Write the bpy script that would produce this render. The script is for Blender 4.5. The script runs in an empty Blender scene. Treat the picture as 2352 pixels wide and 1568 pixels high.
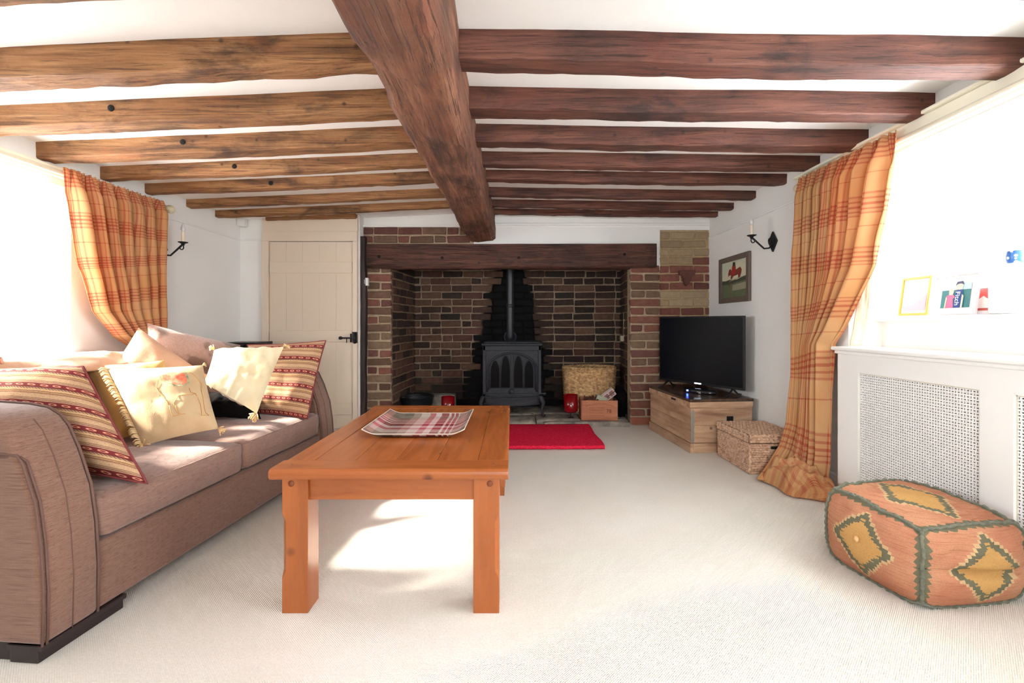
import bpy, bmesh, math, random
from mathutils import Vector, Matrix, noise
PI = math.pi
R = random.Random(7)
C = bpy.context.scene.collection
S = bpy.context.scene
F = 1050.0            # focal length in pixels of the 2352 px wide frame
HZ = 743.0            # horizon row
EYE = 0.95
# ------------------------------------------------------------------ camera, light, exposure
cam = bpy.data.cameras.new('camera'); cam.sensor_width = 36; cam.lens = 36*F/2352
cam.shift_y = -(784-HZ)/2352; cam.clip_start = 0.05
co = bpy.data.objects.new('camera', cam); C.objects.link(co); S.camera = co
co.location = (0, 0, EYE); co.rotation_euler = (PI/2, 0, 0)
S.view_settings.view_transform = 'Standard'; S.view_settings.look = 'None'
S.view_settings.gamma = 1; S.view_settings.use_curve_mapping = False
S.view_settings.exposure = 1.36
w = bpy.data.worlds.new('sky'); S.world = w; w.use_nodes = True
bg = w.node_tree.nodes['Background']; bg.inputs[0].default_value = (0.93, 0.965, 1, 1); bg.inputs[1].default_value = 9.8
def portal(name, loc, rot, sx, sy):
    l = bpy.data.lights.new(name, 'AREA'); l.shape = 'RECTANGLE'; l.size = sx; l.size_y = sy; l.cycles.is_portal = True
    o = bpy.data.objects.new(name, l); C.objects.link(o); o.location = loc; o.rotation_euler = rot
sun = bpy.data.lights.new('sun', 'SUN'); sun.energy = 20; sun.angle = math.radians(6); sun.color = (1, .93, .82)
so = bpy.data.objects.new('sun', sun); C.objects.link(so)
so.rotation_euler = Vector((0.88, 0.14, -0.60)).to_track_quat('-Z', 'Y').to_euler()
S.cycles.max_bounces = 10; S.cycles.diffuse_bounces = 6; S.cycles.transparent_max_bounces = 12
S.cycles.sample_clamp_indirect = 6
S.cycles.caustics_reflective = False; S.cycles.caustics_refractive = False

# ------------------------------------------------------------------ helpers
def P(px, py, Y): return Vector(((px-1176)/F*Y, Y, EYE-(py-HZ)/F*Y))
def tag(o, label=None, cat=None, group=None, kind=None):
    if label: o['label'] = label
    if cat: o['category'] = cat
    if group: o['group'] = group
    if kind: o['kind'] = kind
    return o
def empty(name, loc=(0, 0, 0), rz=0, **k):
    o = bpy.data.objects.new(name, None); C.objects.link(o); o.location = loc; o.rotation_euler = (0, 0, rz)
    o.empty_display_size = .05
    return tag(o, **k)
class MB:
    def __init__(s): s.v = []; s.f = []; s.uv = {}; s.sm = []; s.mi = []
    def add(s, vs, fs, uv=None, smooth=False, mi=0):
        b = len(s.v); s.v += [Vector(x) for x in vs]
        for f in fs: s.f.append([b+i for i in f]); s.sm.append(smooth); s.mi.append(mi)
        if uv:
            for i, q in enumerate(uv): s.uv[b+i] = q
        return s
    def box(s, x0, x1, y0, y1, z0, z1, rot=None, c=None, mi=0):
        vs = [Vector((x, y, z)) for x in (x0, x1) for y in (y0, y1) for z in (z0, z1)]
        if rot is not None:
            c = Vector(c) if c is not None else Vector(((x0+x1)/2, (y0+y1)/2, (z0+z1)/2))
            vs = [rot @ (v-c)+c for v in vs]
        return s.add(vs, [(0, 1, 3, 2), (4, 6, 7, 5), (0, 4, 5, 1), (2, 3, 7, 6), (0, 2, 6, 4), (1, 5, 7, 3)], mi=mi)
    def tube(s, pts, r, seg=8, cap=True, mi=0):
        pts = [Vector(p) for p in pts]; n = len(pts); rs = r if isinstance(r, (list, tuple)) else [r]*n
        vs = []; up = None
        for i, p in enumerate(pts):
            d = (pts[min(i+1, n-1)]-pts[max(i-1, 0)]).normalized()
            if up is None: up = Vector((0, 0, 1)) if abs(d.z) < .9 else Vector((1, 0, 0))
            a = d.cross(up).normalized(); up = a.cross(d).normalized()
            for k in range(seg):
                t = 2*PI*k/seg; vs.append(p+(a*math.cos(t)+up*math.sin(t))*rs[i])
        fs = [(i*seg+k, i*seg+(k+1) % seg, (i+1)*seg+(k+1) % seg, (i+1)*seg+k) for i in range(n-1) for k in range(seg)]
        if cap: fs += [tuple(range(seg-1, -1, -1)), tuple((n-1)*seg+k for k in range(seg))]
        return s.add(vs, fs, smooth=True, mi=mi)
    def lathe(s, prof, seg=24, c=(0, 0, 0), sx=1, sy=1, axis='Z'):
        vs = []
        for r, z in prof:
            for k in range(seg):
                t = 2*PI*k/seg; v = Vector((r*math.cos(t)*sx, r*math.sin(t)*sy, z))
                if axis == 'Y': v = Vector((v.x, v.z, v.y))
                if axis == 'X': v = Vector((v.z, v.y, v.x))
                vs.append(v+Vector(c))
        n = len(prof)
        fs = [(i*seg+k, i*seg+(k+1) % seg, (i+1)*seg+(k+1) % seg, (i+1)*seg+k) for i in range(n-1) for k in range(seg)]
        return s.add(vs, fs, smooth=True)
    def grid(s, f, nu, nv, uvf=None, smooth=True, wrap=False):
        vs = []; uv = []
        for j in range(nv+1):
            for i in range(nu+1):
                u, v = i/nu, j/nv; vs.append(f(u, v)); uv.append(uvf(u, v) if uvf else (u, v))
        W = nu+1
        fs = [(j*W+i, j*W+i+1, (j+1)*W+i+1, (j+1)*W+i) for j in range(nv) for i in range(nu)]
        return s.add(vs, fs, uv=uv, smooth=smooth)
    def prism(s, poly, h, ax='Y', o=0, mi=0):
        """poly: 2D outline; extruded along axis from o to o+h"""
        n = len(poly)
        def m(a, b, c): return {'Y': (a, c, b), 'X': (c, a, b), 'Z': (a, b, c)}[ax]
        vs = [m(a, b, o) for a, b in poly]+[m(a, b, o+h) for a, b in poly]
        fs = [(i, (i+1) % n, n+(i+1) % n, n+i) for i in range(n)]+[tuple(range(n-1, -1, -1)), tuple(range(n, 2*n))]
        return s.add(vs, fs, mi=mi)
    def build(s, name, mat, parent=None, bevel=0, smooth=None, origin=None, merge=False, seg=2, solid=0, **k):
        me = bpy.data.meshes.new(name)
        if origin is None and parent is None and s.v:
            lo = Vector([min(v[i] for v in s.v) for i in range(3)]); hi = Vector([max(v[i] for v in s.v) for i in range(3)])
            origin = Vector(((lo.x+hi.x)/2, (lo.y+hi.y)/2, lo.z))
        og = Vector(origin) if origin is not None else Vector((0, 0, 0))
        me.from_pydata([v-og for v in s.v], [], s.f)
        if s.uv:
            l = me.uv_layers.new(name='UVMap')
            for lp in me.loops: l.data[lp.index].uv = s.uv.get(lp.vertex_index, (0, 0))
        for p, sm, mi in zip(me.polygons, s.sm, s.mi): p.use_smooth = sm if smooth is None else smooth; p.material_index = mi
        for m in (mat if isinstance(mat, (list, tuple)) else [mat]): me.materials.append(m)
        bm = bmesh.new(); bm.from_mesh(me)
        if merge: bmesh.ops.remove_doubles(bm, verts=bm.verts, dist=merge if merge is not True else 1e-5)
        bmesh.ops.recalc_face_normals(bm, faces=bm.faces)
        bm.to_mesh(me); bm.free()
        o = bpy.data.objects.new(name, me); C.objects.link(o); o.location = og
        if parent is not None: o.parent = parent
        if solid:
            md = o.modifiers.new('thick', 'SOLIDIFY'); md.thickness = solid; md.offset = 0
        if bevel:
            md = o.modifiers.new('bevel', 'BEVEL'); md.width = bevel; md.segments = seg; md.limit_method = 'ANGLE'; md.angle_limit = .6
        return tag(o, **k)
def fbm(p, o=3): return noise.fractal(Vector(p), 1.0, 2.0, o)

# ------------------------------------------------------------------ node materials
class NM:
    def __init__(s, name, rough=.6, metal=0, spec=None, col=None):
        s.m = bpy.data.materials.new(name); s.m.use_nodes = True; s.t = s.m.node_tree
        s.b = s.t.nodes['Principled BSDF']; s.b.inputs['Roughness'].default_value = rough; s.b.inputs['Metallic'].default_value = metal
        if spec is not None: s.b.inputs['Specular IOR Level'].default_value = spec
        if col: s.b.inputs['Base Color'].default_value = (*col, 1)
        s.tc = s.t.nodes.new('ShaderNodeTexCoord')
    def L(s, a, b): s.t.links.new(a, b)
    def _set(s, sock, v):
        if hasattr(v, 'is_output') or isinstance(v, bpy.types.NodeSocket): s.L(v, sock)
        elif isinstance(v, (tuple, list)) and len(v) == 3 and sock.type == 'RGBA': sock.default_value = (*v, 1)
        else: sock.default_value = v
    def math(s, op, a, b=0.0, c=None):
        n = s.t.nodes.new('ShaderNodeMath'); n.operation = op; s._set(n.inputs[0], a); s._set(n.inputs[1], b)
        if c is not None: s._set(n.inputs[2], c)
        return n.outputs[0]
    def coord(s, kind='Object', scale=(1, 1, 1), rot=(0, 0, 0), loc=(0, 0, 0)):
        mp = s.t.nodes.new('ShaderNodeMapping'); s.L(s.tc.outputs[kind], mp.inputs[0])
        mp.inputs['Scale'].default_value = scale; mp.inputs['Rotation'].default_value = rot; mp.inputs['Location'].default_value = loc
        return mp.outputs[0]
    def noise(s, vec, scale=5, detail=4, rough=.55, dist=0):
        n = s.t.nodes.new('ShaderNodeTexNoise'); s.L(vec, n.inputs['Vector']); n.inputs['Scale'].default_value = scale
        n.inputs['Detail'].default_value = detail; n.inputs['Roughness'].default_value = rough; n.inputs['Distortion'].default_value = dist
        return n.outputs[0]
    def voro(s, vec, scale=5, out=0, rnd=1):
        n = s.t.nodes.new('ShaderNodeTexVoronoi'); s.L(vec, n.inputs['Vector']); n.inputs['Scale'].default_value = scale; n.inputs['Randomness'].default_value = rnd
        return n.outputs[out]
    def ramp(s, fac, stops, interp='LINEAR'):
        n = s.t.nodes.new('ShaderNodeValToRGB'); s.L(fac, n.inputs[0]); cr = n.color_ramp; cr.interpolation = interp
        while len(cr.elements) < len(stops): cr.elements.new(.5)
        for e, (p, c) in zip(cr.elements, stops): e.position = p; e.color = (*c, 1) if len(c) == 3 else c
        return n.outputs[0]
    def gray(s, fac, a, b, v0=0, v1=1):
        n = s.t.nodes.new('ShaderNodeMapRange'); s.L(fac, n.inputs[0]); n.inputs[1].default_value = a; n.inputs[2].default_value = b
        n.inputs[3].default_value = v0; n.inputs[4].default_value = v1; return n.outputs[0]
    def mix(s, fac, a, b, mode='MIX'):
        n = s.t.nodes.new('ShaderNodeMix'); n.data_type = 'RGBA'; n.blend_type = mode
        s._set(n.inputs[0], fac); s._set(n.inputs[6], a); s._set(n.inputs[7], b); return n.outputs[2]
    def sep(s, vec):
        n = s.t.nodes.new('ShaderNodeSeparateXYZ'); s.L(vec, n.inputs[0]); return n.outputs
    def comb(s, x=0.0, y=0.0, z=0.0):
        n = s.t.nodes.new('ShaderNodeCombineXYZ'); s._set(n.inputs[0], x); s._set(n.inputs[1], y); s._set(n.inputs[2], z); return n.outputs[0]
    def col(s, v): s._set(s.b.inputs['Base Color'], v)
    def rough(s, v): s._set(s.b.inputs['Roughness'], v)
    def bump(s, h, strength=.3, dist=.005):
        n = s.t.nodes.new('ShaderNodeBump'); n.inputs['Strength'].default_value = strength; n.inputs['Distance'].default_value = dist
        s.L(h, n.inputs['Height']); s.L(n.outputs[0], s.b.inputs['Normal'])
    def random(s):
        n = s.t.nodes.new('ShaderNodeObjectInfo'); return n.outputs['Random']
def plain(name, col, rough=.5, metal=0, spec=None): return NM(name, rough, metal, spec, col).m
def glow(name, col, st):
    n = NM(name, .4, col=col); n.b.inputs['Emission Color'].default_value = (*col, 1); n.b.inputs['Emission Strength'].default_value = st; return n.m
def plaster(name, col, bump=.25):
    n = NM(name, .85); v = n.coord(); a = n.noise(v, 3, 5); n.col(n.mix(n.gray(a, .3, .7), col, tuple(c*.96 for c in col)))
    n.bump(n.noise(v, 14, 6), bump, .006); return n.m
def wood(name, dark, mid, light, ax=0, rough=.6, patch=.5, grain=22, bump=.5, spots=None, bd=.004, tintvar=0, crack=0, black=0):
    n = NM(name, rough); sc = [grain/5]*3; sc[ax] = .32
    rnd = n.random(); base = n.coord()
    off = n.t.nodes.new('ShaderNodeVectorMath'); off.operation = 'ADD'; n.L(base, off.inputs[0]); n.L(n.comb(n.math('MULTIPLY', rnd, 13.7), n.math('MULTIPLY', rnd, 5.1), n.math('MULTIPLY', rnd, 9.3)), off.inputs[1])
    def strv(k, a):
        mp = n.t.nodes.new('ShaderNodeMapping'); n.L(off.outputs[0], mp.inputs[0]); q = [k]*3; q[ax] = a; mp.inputs['Scale'].default_value = q; return mp.outputs[0]
    g = n.noise(strv(grain/5, .32), 6, 8, .65, .6)
    c = n.ramp(g, [(.28, dark), (.5, mid), (.72, light)])
    pt = n.noise(off.outputs[0], 2.4, 5, .6, .8)
    c = n.mix(n.gray(pt, .50, .68, 0, patch), c, dark)
    if black:
        pb = n.noise(strv(3.2, 1.3), 1.6, 6, .68, .5); c = n.mix(n.gray(pb, .52, .66, 0, black), c, tuple(x*.30 for x in dark))
        pr = n.noise(strv(2.2, .9), 2.2, 4, .6, .3); c = n.mix(n.gray(pr, .54, .70, 0, .35), c, (mid[0]*1.25, mid[1]*.72, mid[2]*.62))
    h = g
    if crack:
        k = n.noise(strv(grain*1.1, .9), 4, 5, .7, .3); cr = n.gray(k, .56, .68, 0, 1); c = n.mix(n.math('MULTIPLY', cr, crack), c, tuple(x*.35 for x in dark))
        h = n.math('SUBTRACT', n.math('ADD', g, n.math('MULTIPLY', n.noise(off.outputs[0], 45, 4), .35)), n.math('MULTIPLY', cr, .5))
    if spots:
        sp = n.voro(off.outputs[0], spots, 0); c = n.mix(n.gray(sp, .03, .11, .8, 0), c, tuple(x*.25 for x in dark))
    if tintvar: c = n.mix(n.math('MULTIPLY', rnd, tintvar), c, dark)
    n.col(c); n.bump(h, bump, bd); return n.m
def srgb(r, g, b): return tuple(((x/255+.055)/1.055)**2.4 if x/255 > .04045 else x/255/12.92 for x in (r, g, b))
M = {}
M['white'] = plaster('white_plaster', (.83, .825, .80))
M['ceil'] = plaster('ceiling_plaster', (.90, .885, .86))
M['trim'] = plain('white_gloss', (.86, .86, .84), .45)
M['cream'] = plain('cream_paint', srgb(222, 206, 186), .55)
M['creamtrim'] = plain('ivory_paint', srgb(236, 232, 212), .5)
# carpet
n = NM('carpet', .95, spec=.1); v = n.coord(); s_ = n.sep(v)
r1 = n.math('SINE', n.math('MULTIPLY', s_[0], 900)); r2 = n.math('SINE', n.math('MULTIPLY', s_[1], 900))
h = n.math('MULTIPLY', r1, r2); nz = n.noise(v, 150, 3); bigp = n.noise(v, 2.2, 3)
c = n.mix(n.gray(nz, .3, .7), srgb(226, 220, 210), srgb(240, 236, 228)); c = n.mix(n.gray(h, -1, 1, .14, 0), c, srgb(176, 168, 156)); c = n.mix(n.gray(bigp, .4, .7, 0, .2), c, srgb(206, 194, 178))
n.col(c); n.bump(n.math('ADD', h, nz), .5, .004); M['carpet'] = n.m
M['beamL'] = wood('oak_joist_lit', srgb(90, 58, 34), srgb(148, 102, 62), srgb(180, 136, 92), 0, .75, .5, 24, .9, 9, .008, 0, .4, .8)  # left joists' oak lightened: window light put into the colour
M['beamR'] = wood('oak_joist_shaded', srgb(58, 34, 27), srgb(98, 56, 42), srgb(126, 80, 62), 0, .7, .6, 24, .9, 8, .008, 0, .6, .8)  # same oak darker on the right, shade put into the colour
M['beamC'] = wood('oak_main_beam', srgb(72, 44, 32), srgb(118, 74, 52), srgb(148, 102, 76), 1, .75, .5, 26, 1, 6, .010, 0, .6, .7)
M['lintel'] = wood('oak_lintel', srgb(44, 26, 20), srgb(80, 46, 34), srgb(106, 64, 48), 0, .7, .8, 24, .9, 7, .010, 0, .6, .8)
M['post'] = wood('black_post', srgb(20, 13, 12), srgb(42, 28, 24), srgb(62, 44, 36), 2, .6, .6, 24, .6)
M['hole'] = plain('dark_hole', (.006, .004, .003), .9)
def tablewood(nm, ax): return wood(nm, srgb(136, 72, 32), srgb(156, 86, 40), srgb(170, 98, 50), ax, .27, .25, 16, .06, 5, .001, .12)
M['tbY'] = tablewood('orange_pine_length', 1); M['tbX'] = tablewood('orange_pine_width', 0); M['tbZ'] = tablewood('orange_pine_upright', 2)
def pine(nm, ax): return wood(nm, srgb(128, 92, 70), srgb(182, 146, 116), srgb(210, 180, 150), ax, .5, .35, 14, .2, 7)
M['pnY'] = pine('old_pine_length', 1); M['pnX'] = pine('old_pine_width', 0)
M['pntop'] = wood('dark_waxed_pine', srgb(46, 34, 28), srgb(82, 64, 52), srgb(110, 88, 70), 1, .22, .5, 14, .1)
M['zinc'] = plain('grey_dovetail', srgb(132, 132, 124), .6)
M['iron'] = plain('black_iron', (.012, .012, .015), .45, .3)
n = NM('stove_iron', .55, 0, .25); v = n.coord(); n.col(n.mix(n.gray(n.noise(v, 40, 4), .3, .7), (.022, .024, .029), (.034, .036, .043))); n.bump(n.noise(v, 180, 2), .2, .001); M['stove'] = n.m
M['flue'] = plain('flue_enamel', (.035, .036, .042), .38, .4)
M['glassdk'] = plain('sooty_stove_glass', (.004, .0035, .0035), .3, 0, .04)
M['ash'] = plain('ash', srgb(120, 118, 116), .9)
M['plasticw'] = plain('white_plastic', srgb(226, 226, 222), .35)
M['plasticg'] = plain('grey_button', srgb(140, 142, 142), .4)
M['blk'] = plain('black_plastic', (.008, .008, .01), .35)
M['screen'] = plain('tv_screen', (.004, .005, .007), .22, 0, .4)
M['led'] = glow('blue_led', (.05, .12, 1), 14); M['badgeglow'] = glow('badge_glow', (.7, .8, 1), 4)
# bricks
def brick(nm, a, b, soot=0):
    n = NM(nm, .85, spec=.2); v = n.coord('Object'); rnd = n.random()
    off = n.t.nodes.new('ShaderNodeVectorMath'); off.operation = 'ADD'; n.L(v, off.inputs[0]); n.L(n.comb(n.math('MULTIPLY', rnd, 31.0), n.math('MULTIPLY', rnd, 17.0), rnd), off.inputs[1])
    k = n.noise(off.outputs[0], 22, 5, .65); c = n.mix(n.gray(k, .35, .68), a, b)
    c = n.mix(n.gray(rnd, 0, 1, 0, .45), c, tuple(x*.55 for x in a))
    n.col(c); n.bump(n.noise(off.outputs[0], 60, 5), .6, .004); return n.m
BR = {'outer': [brick('brick_red', srgb(122, 78, 66), srgb(140, 96, 82)), brick('brick_brown', srgb(104, 78, 64), srgb(124, 98, 82)), brick('brick_plum', srgb(104, 68, 62), srgb(124, 86, 78)), brick('brick_buff', srgb(116, 94, 74), srgb(134, 112, 92)), brick('brick_orange', srgb(148, 86, 66), srgb(158, 102, 84))],
      'inner': [brick('brick_inner_brown', srgb(84, 62, 50), srgb(104, 80, 66)), brick('brick_inner_red', srgb(84, 58, 50), srgb(104, 74, 64)), brick('brick_inner_dark', srgb(64, 48, 42), srgb(84, 66, 56)), brick('brick_inner_tan', srgb(92, 70, 56), srgb(110, 86, 70))],  # inner bricks darkened: the opening's shade put into their colour
      'dark': [brick('brick_shade', srgb(48, 39, 35), srgb(68, 55, 48)), brick('brick_shade_plum', srgb(54, 42, 40), srgb(74, 57, 52)), brick('brick_shade_green', srgb(46, 42, 37), srgb(66, 57, 48))],  # darkest inner set, the same recess shade in its colour
      'soot': [brick('brick_sooted', srgb(13, 13, 14), srgb(24, 22, 23))],
      'paint': [brick('brick_cream_wash', srgb(160, 140, 112), srgb(174, 154, 124)), brick('brick_buff_wash', srgb(150, 128, 100), srgb(168, 148, 118))],
      'char': [brick('brick_red_chimney', srgb(118, 74, 64), srgb(138, 90, 80)), brick('brick_plum_chimney', srgb(100, 64, 58), srgb(122, 82, 74))]}
def mortar(nm, col, soot=False):
    n = NM(nm, .95, spec=.1); v = n.coord(); k = n.noise(v, 30, 5); c = n.mix(n.gray(k, .3, .7), col, tuple(x*.72 for x in col))
    if soot:
        s_ = n.sep(v); dz = n.math('SUBTRACT', 1.46, s_[2]); half = n.math('ADD', n.math('MULTIPLY', dz, .24), .20)
        edge = n.math('SUBTRACT', n.math('ABSOLUTE', n.math('ADD', s_[0], -1.08)), half)
        edge = n.math('ADD', edge, n.math('MULTIPLY', n.math('SUBTRACT', n.noise(v, 7, 4), .5), .14))
        c = n.mix(n.gray(edge, -.03, .05, 1, 0), c, srgb(20, 18, 18))
        c = n.mix(n.gray(s_[2], .25, .5, .85, 0), c, srgb(34, 28, 26))  # mortar also darkens towards the hearth across the full width
    n.col(c); n.bump(n.noise(v, 90, 5), .7, .004); return n.m
M['mortar'] = mortar('lime_mortar', srgb(176, 156, 130)); M['mortin'] = mortar('inner_mortar_sooted', srgb(152, 132, 112), True); M['mortbuff'] = mortar('buff_mortar', srgb(178, 154, 120))  # mortin: base darkened for the recess, soot stain over it
M['stone'] = NM('hearth_stone', .8); n = M['stone']; v = n.coord(); n.col(n.ramp(n.noise(v, 9, 6, .65), [(.3, srgb(92, 88, 86)), (.5, srgb(140, 132, 122)), (.75, srgb(182, 172, 150))])); n.bump(n.noise(v, 20, 7), .6, .01); M['stone'] = n.m
# sofa chenille
def chenille(nm, a, b, dk):
    n = NM(nm, .85, spec=.15); v = n.coord('Object', (3, 3, 60)); k = n.noise(v, 6, 3, .6); f = n.noise(n.coord(), 420, 2)
    k2 = n.noise(n.coord('Object', (1.5, 9, 120)), 5, 2, .5)
    c = n.mix(n.gray(k, .35, .65), a, b); c = n.mix(n.gray(k2, .56, .68, 0, .75), c, dk); c = n.mix(n.gray(f, .4, .6, 0, .25), c, dk)
    n.b.inputs['Sheen Weight'].default_value = .25; n.b.inputs['Sheen Roughness'].default_value = .5
    n.col(c); n.bump(n.math('ADD', f, k2), .5, .002); return n.m
M['sofa'] = chenille('brown_chenille', srgb(122, 90, 75), srgb(136, 104, 89), srgb(88, 56, 44))
M['seat'] = chenille('seat_chenille', srgb(126, 96, 84), srgb(140, 110, 98), srgb(100, 70, 60))
M['pipe'] = plain('brown_piping', srgb(98, 70, 60), .8)
M['plinth'] = plain('dark_wood_plinth', srgb(36, 24, 24), .4)
def cloth(nm, a, b, sc=9, sheen=.2, bs=.25):
    n = NM(nm, .85, spec=.15); v = n.coord(); k = n.noise(v, sc, 4); n.col(n.mix(n.gray(k, .35, .7), a, b)); n.bump(n.math('ADD', n.noise(v, 300, 2), n.noise(v, 12, 4)), bs, .004)
    n.b.inputs['Sheen Weight'].default_value = sheen; return n.m
M['creamcl'] = cloth('cream_linen', srgb(178, 150, 114), srgb(188, 163, 128)); M['goldcl'] = cloth('gold_cloth', srgb(188, 146, 86), srgb(198, 158, 100))
M['peach'] = cloth('peach_suede', srgb(186, 142, 114), srgb(196, 156, 128)); M['ivory'] = cloth('ivory_silk', srgb(214, 200, 168), srgb(206, 188, 150))
M['fringe'] = plain('tan_fringe', srgb(206, 170, 122), .8); M['blkcl'] = plain('black_matte', (.004, .003, .003), .95, 0, .1)
n = NM('pony_hide', .8); v = n.coord(); f = n.noise(n.coord('Object', (10, 10, 60)), 12, 4); c = n.mix(n.gray(f, .35, .65), srgb(164, 122, 106), srgb(196, 158, 140)); c = n.mix(n.gray(n.noise(v, 7.5, 2), .52, .58, 0, .8), c, srgb(110, 78, 60)); n.col(c); n.bump(f, .6, .006); n.b.inputs['Sheen Weight'].default_value = .5; M['hide'] = n.m
# striped kilim cushion (uv: stripes across v)
n = NM('striped_kilim', .85, spec=.15); s_ = n.sep(n.coord('UV')); t = n.math('FRACT', n.math('MULTIPLY', s_[1], 5.6))
tan = srgb(172, 134, 106); red = srgb(112, 40, 42); dk = srgb(82, 48, 40)
c = n.ramp(t, [(0, red), (.24, tan), (.30, dk), (.32, tan), (.38, dk), (.40, srgb(184, 150, 116)), (.60, tan), (.66, dk), (.68, srgb(170, 130, 92)), (.76, dk), (.785, srgb(188, 152, 112)), (.9, tan), (.97, dk)], 'CONSTANT')
U = n.math('MULTIPLY', s_[0], 11.0); q = n.math('ADD', n.math('POWER', n.math('MULTIPLY', n.math('SUBTRACT', n.math('FRACT', U), .5), 2.6), 2.0), n.math('POWER', n.math('MULTIPLY', n.math('SUBTRACT', t, .12), 15.0), 2.0))
ring = n.math('MULTIPLY', n.math('LESS_THAN', q, .75), n.math('GREATER_THAN', q, .2)); c = n.mix(n.math('MULTIPLY', ring, n.math('LESS_THAN', t, .24)), c, srgb(206, 140, 112))
z2 = n.math('LESS_THAN', n.math('ABSOLUTE', n.math('SUBTRACT', n.math('FRACT', n.math('ADD', n.math('MULTIPLY', s_[0], 44.0), n.math('MULTIPLY', t, 9.0))), .5)), .22)
z2 = n.math('MULTIPLY', z2, n.math('LESS_THAN', n.math('ABSOLUTE', n.math('SUBTRACT', t, .93)), .035)); c = n.mix(z2, c, dk)
nz = n.noise(n.coord(), 260, 2); c = n.mix(n.gray(nz, .4, .65, 0, .25), c, dk); n.col(c); n.bump(nz, .4, .002); M['kilimstripe'] = n.m
# plaid
def band(n, x, lo, hi): return n.math('MULTIPLY', n.math('GREATER_THAN', x, lo), n.math('LESS_THAN', x, hi))
def plaid(nm, su, sv):
    n = NM(nm, .8, spec=.15); s_ = n.sep(n.coord('UV'))
    def lines(x, sc):
        t = n.math('FRACT', n.math('MULTIPLY', x, sc)); acc = None
        for a, b, wgt in ((.06, .09, .7), (.14, .17, .9), (.22, .26, 1), (.31, .34, .9), (.39, .42, .7), (.70, .72, .9)):
            e = n.math('MULTIPLY', band(n, t, a, b), wgt); acc = e if acc is None else n.math('ADD', acc, e)
        return n.math('ADD', acc, n.math('MULTIPLY', band(n, t, .05, .43), .26))
    a = lines(s_[0], su); b = lines(s_[1], sv); fac = n.math('MINIMUM', n.math('MULTIPLY', n.math('ADD', a, b), .50), .85)
    base = n.mix(n.gray(n.noise(n.coord(), 3, 2), .4, .6), srgb(208, 154, 102), srgb(212, 166, 118)); c = n.mix(fac, base, srgb(172, 58, 48))
    n.col(c); n.bump(n.noise(n.coord(), 240, 2), .3, .002)
    tr = n.t.nodes.new('ShaderNodeBsdfTranslucent'); n.L(c, tr.inputs[0]); mx = n.t.nodes.new('ShaderNodeMixShader'); mx.inputs[0].default_value = .28
    out = [x for x in n.t.nodes if x.type == 'OUTPUT_MATERIAL'][0]; n.L(n.b.outputs[0], mx.inputs[1]); n.L(tr.outputs[0], mx.inputs[2]); n.L(mx.outputs[0], out.inputs[0]); return n.m
M['plaid'] = plaid('orange_plaid', 4.4, 4.3)
M['lining'] = cloth('curtain_lining', srgb(232, 214, 186), srgb(238, 222, 198))
# tartan tray
n = NM('tartan', .18, spec=.6); s_ = n.sep(n.coord('UV'))
def tart(x, off):
    t = n.math('FRACT', n.math('ADD', x, off)); return n.ramp(t, [(0, srgb(150, 40, 52)), (.10, srgb(228, 214, 208)), (.13, srgb(170, 44, 60)), (.17, srgb(230, 220, 214)), (.19, srgb(170, 44, 60)), (.23, srgb(230, 220, 214)), (.25, srgb(180, 130, 124)), (.36, srgb(112, 104, 92)), (.50, srgb(88, 82, 74)), (.62, srgb(156, 134, 118)), (.72, srgb(212, 190, 182)), (.84, srgb(190, 90, 100)), (.92, srgb(226, 200, 200))], 'CONSTANT')
n.col(n.mix(.5, tart(n.math('MULTIPLY', s_[0], 1.15), .28), tart(n.math('MULTIPLY', s_[1], 1.0), .55))); M['tartan'] = n.m
M['silver'] = plain('tray_edge', srgb(206, 196, 180), .3)
n = NM('red_rug', .95, spec=.05); v = n.coord(); k = n.noise(v, 90, 3); n.col(n.mix(n.gray(k, .3, .7), srgb(204, 22, 50), srgb(232, 52, 84))); n.bump(k, .8, .01); M['rug'] = n.m
n = NM('red_glass', .08, spec=.7, col=srgb(150, 6, 18)); n.b.inputs['Transmission Weight'].default_value = .35; M['redglass'] = n.m
n = NM('wicker', .6); v = n.coord(); k = n.noise(v, 35, 3); n.col(n.mix(n.gray(k, .3, .7), srgb(142, 104, 66), srgb(222, 184, 132))); M['wicker'] = n.m
n = NM('seagrass', .75); v = n.coord(); k = n.noise(v, 60, 4); n.col(n.ramp(k, [(.3, srgb(140, 104, 80)), (.5, srgb(196, 160, 132)), (.75, srgb(222, 192, 166))])); n.bump(k, .4, .002); M['seagrass'] = n.m
# kilim pouf: uv per face 0..1
n = NM('kilim_pouf', .85, spec=.15); s_ = n.sep(n.coord('UV'))
def snapabs(x, c, st): return n.math('SNAP', n.math('ABSOLUTE', n.math('SUBTRACT', x, c)), st)
du = snapabs(s_[0], .5, .025); dv = snapabs(s_[1], .5, .04)
dd = n.math('ADD', n.math('MULTIPLY', du, 1.25), n.math('MULTIPLY', dv, .95))
zig = n.math('MULTIPLY', n.math('ABSOLUTE', n.math('SUBTRACT', n.math('FRACT', n.math('MULTIPLY', s_[1], 13.0)), .5)), .055)
core = n.math('ADD', dd, zig)
terr = n.mix(n.gray(n.noise(n.coord(), 7, 4), .35, .68), srgb(178, 118, 92), srgb(192, 142, 110)); terr = n.mix(n.gray(n.noise(n.coord('Object', (2, 2, 70)), 5, 3), .5, .66, 0, .5), terr, srgb(152, 88, 62))
green = srgb(104, 104, 84); c = n.mix(n.math('LESS_THAN', dd, .395), terr, srgb(196, 164, 124))
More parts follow.
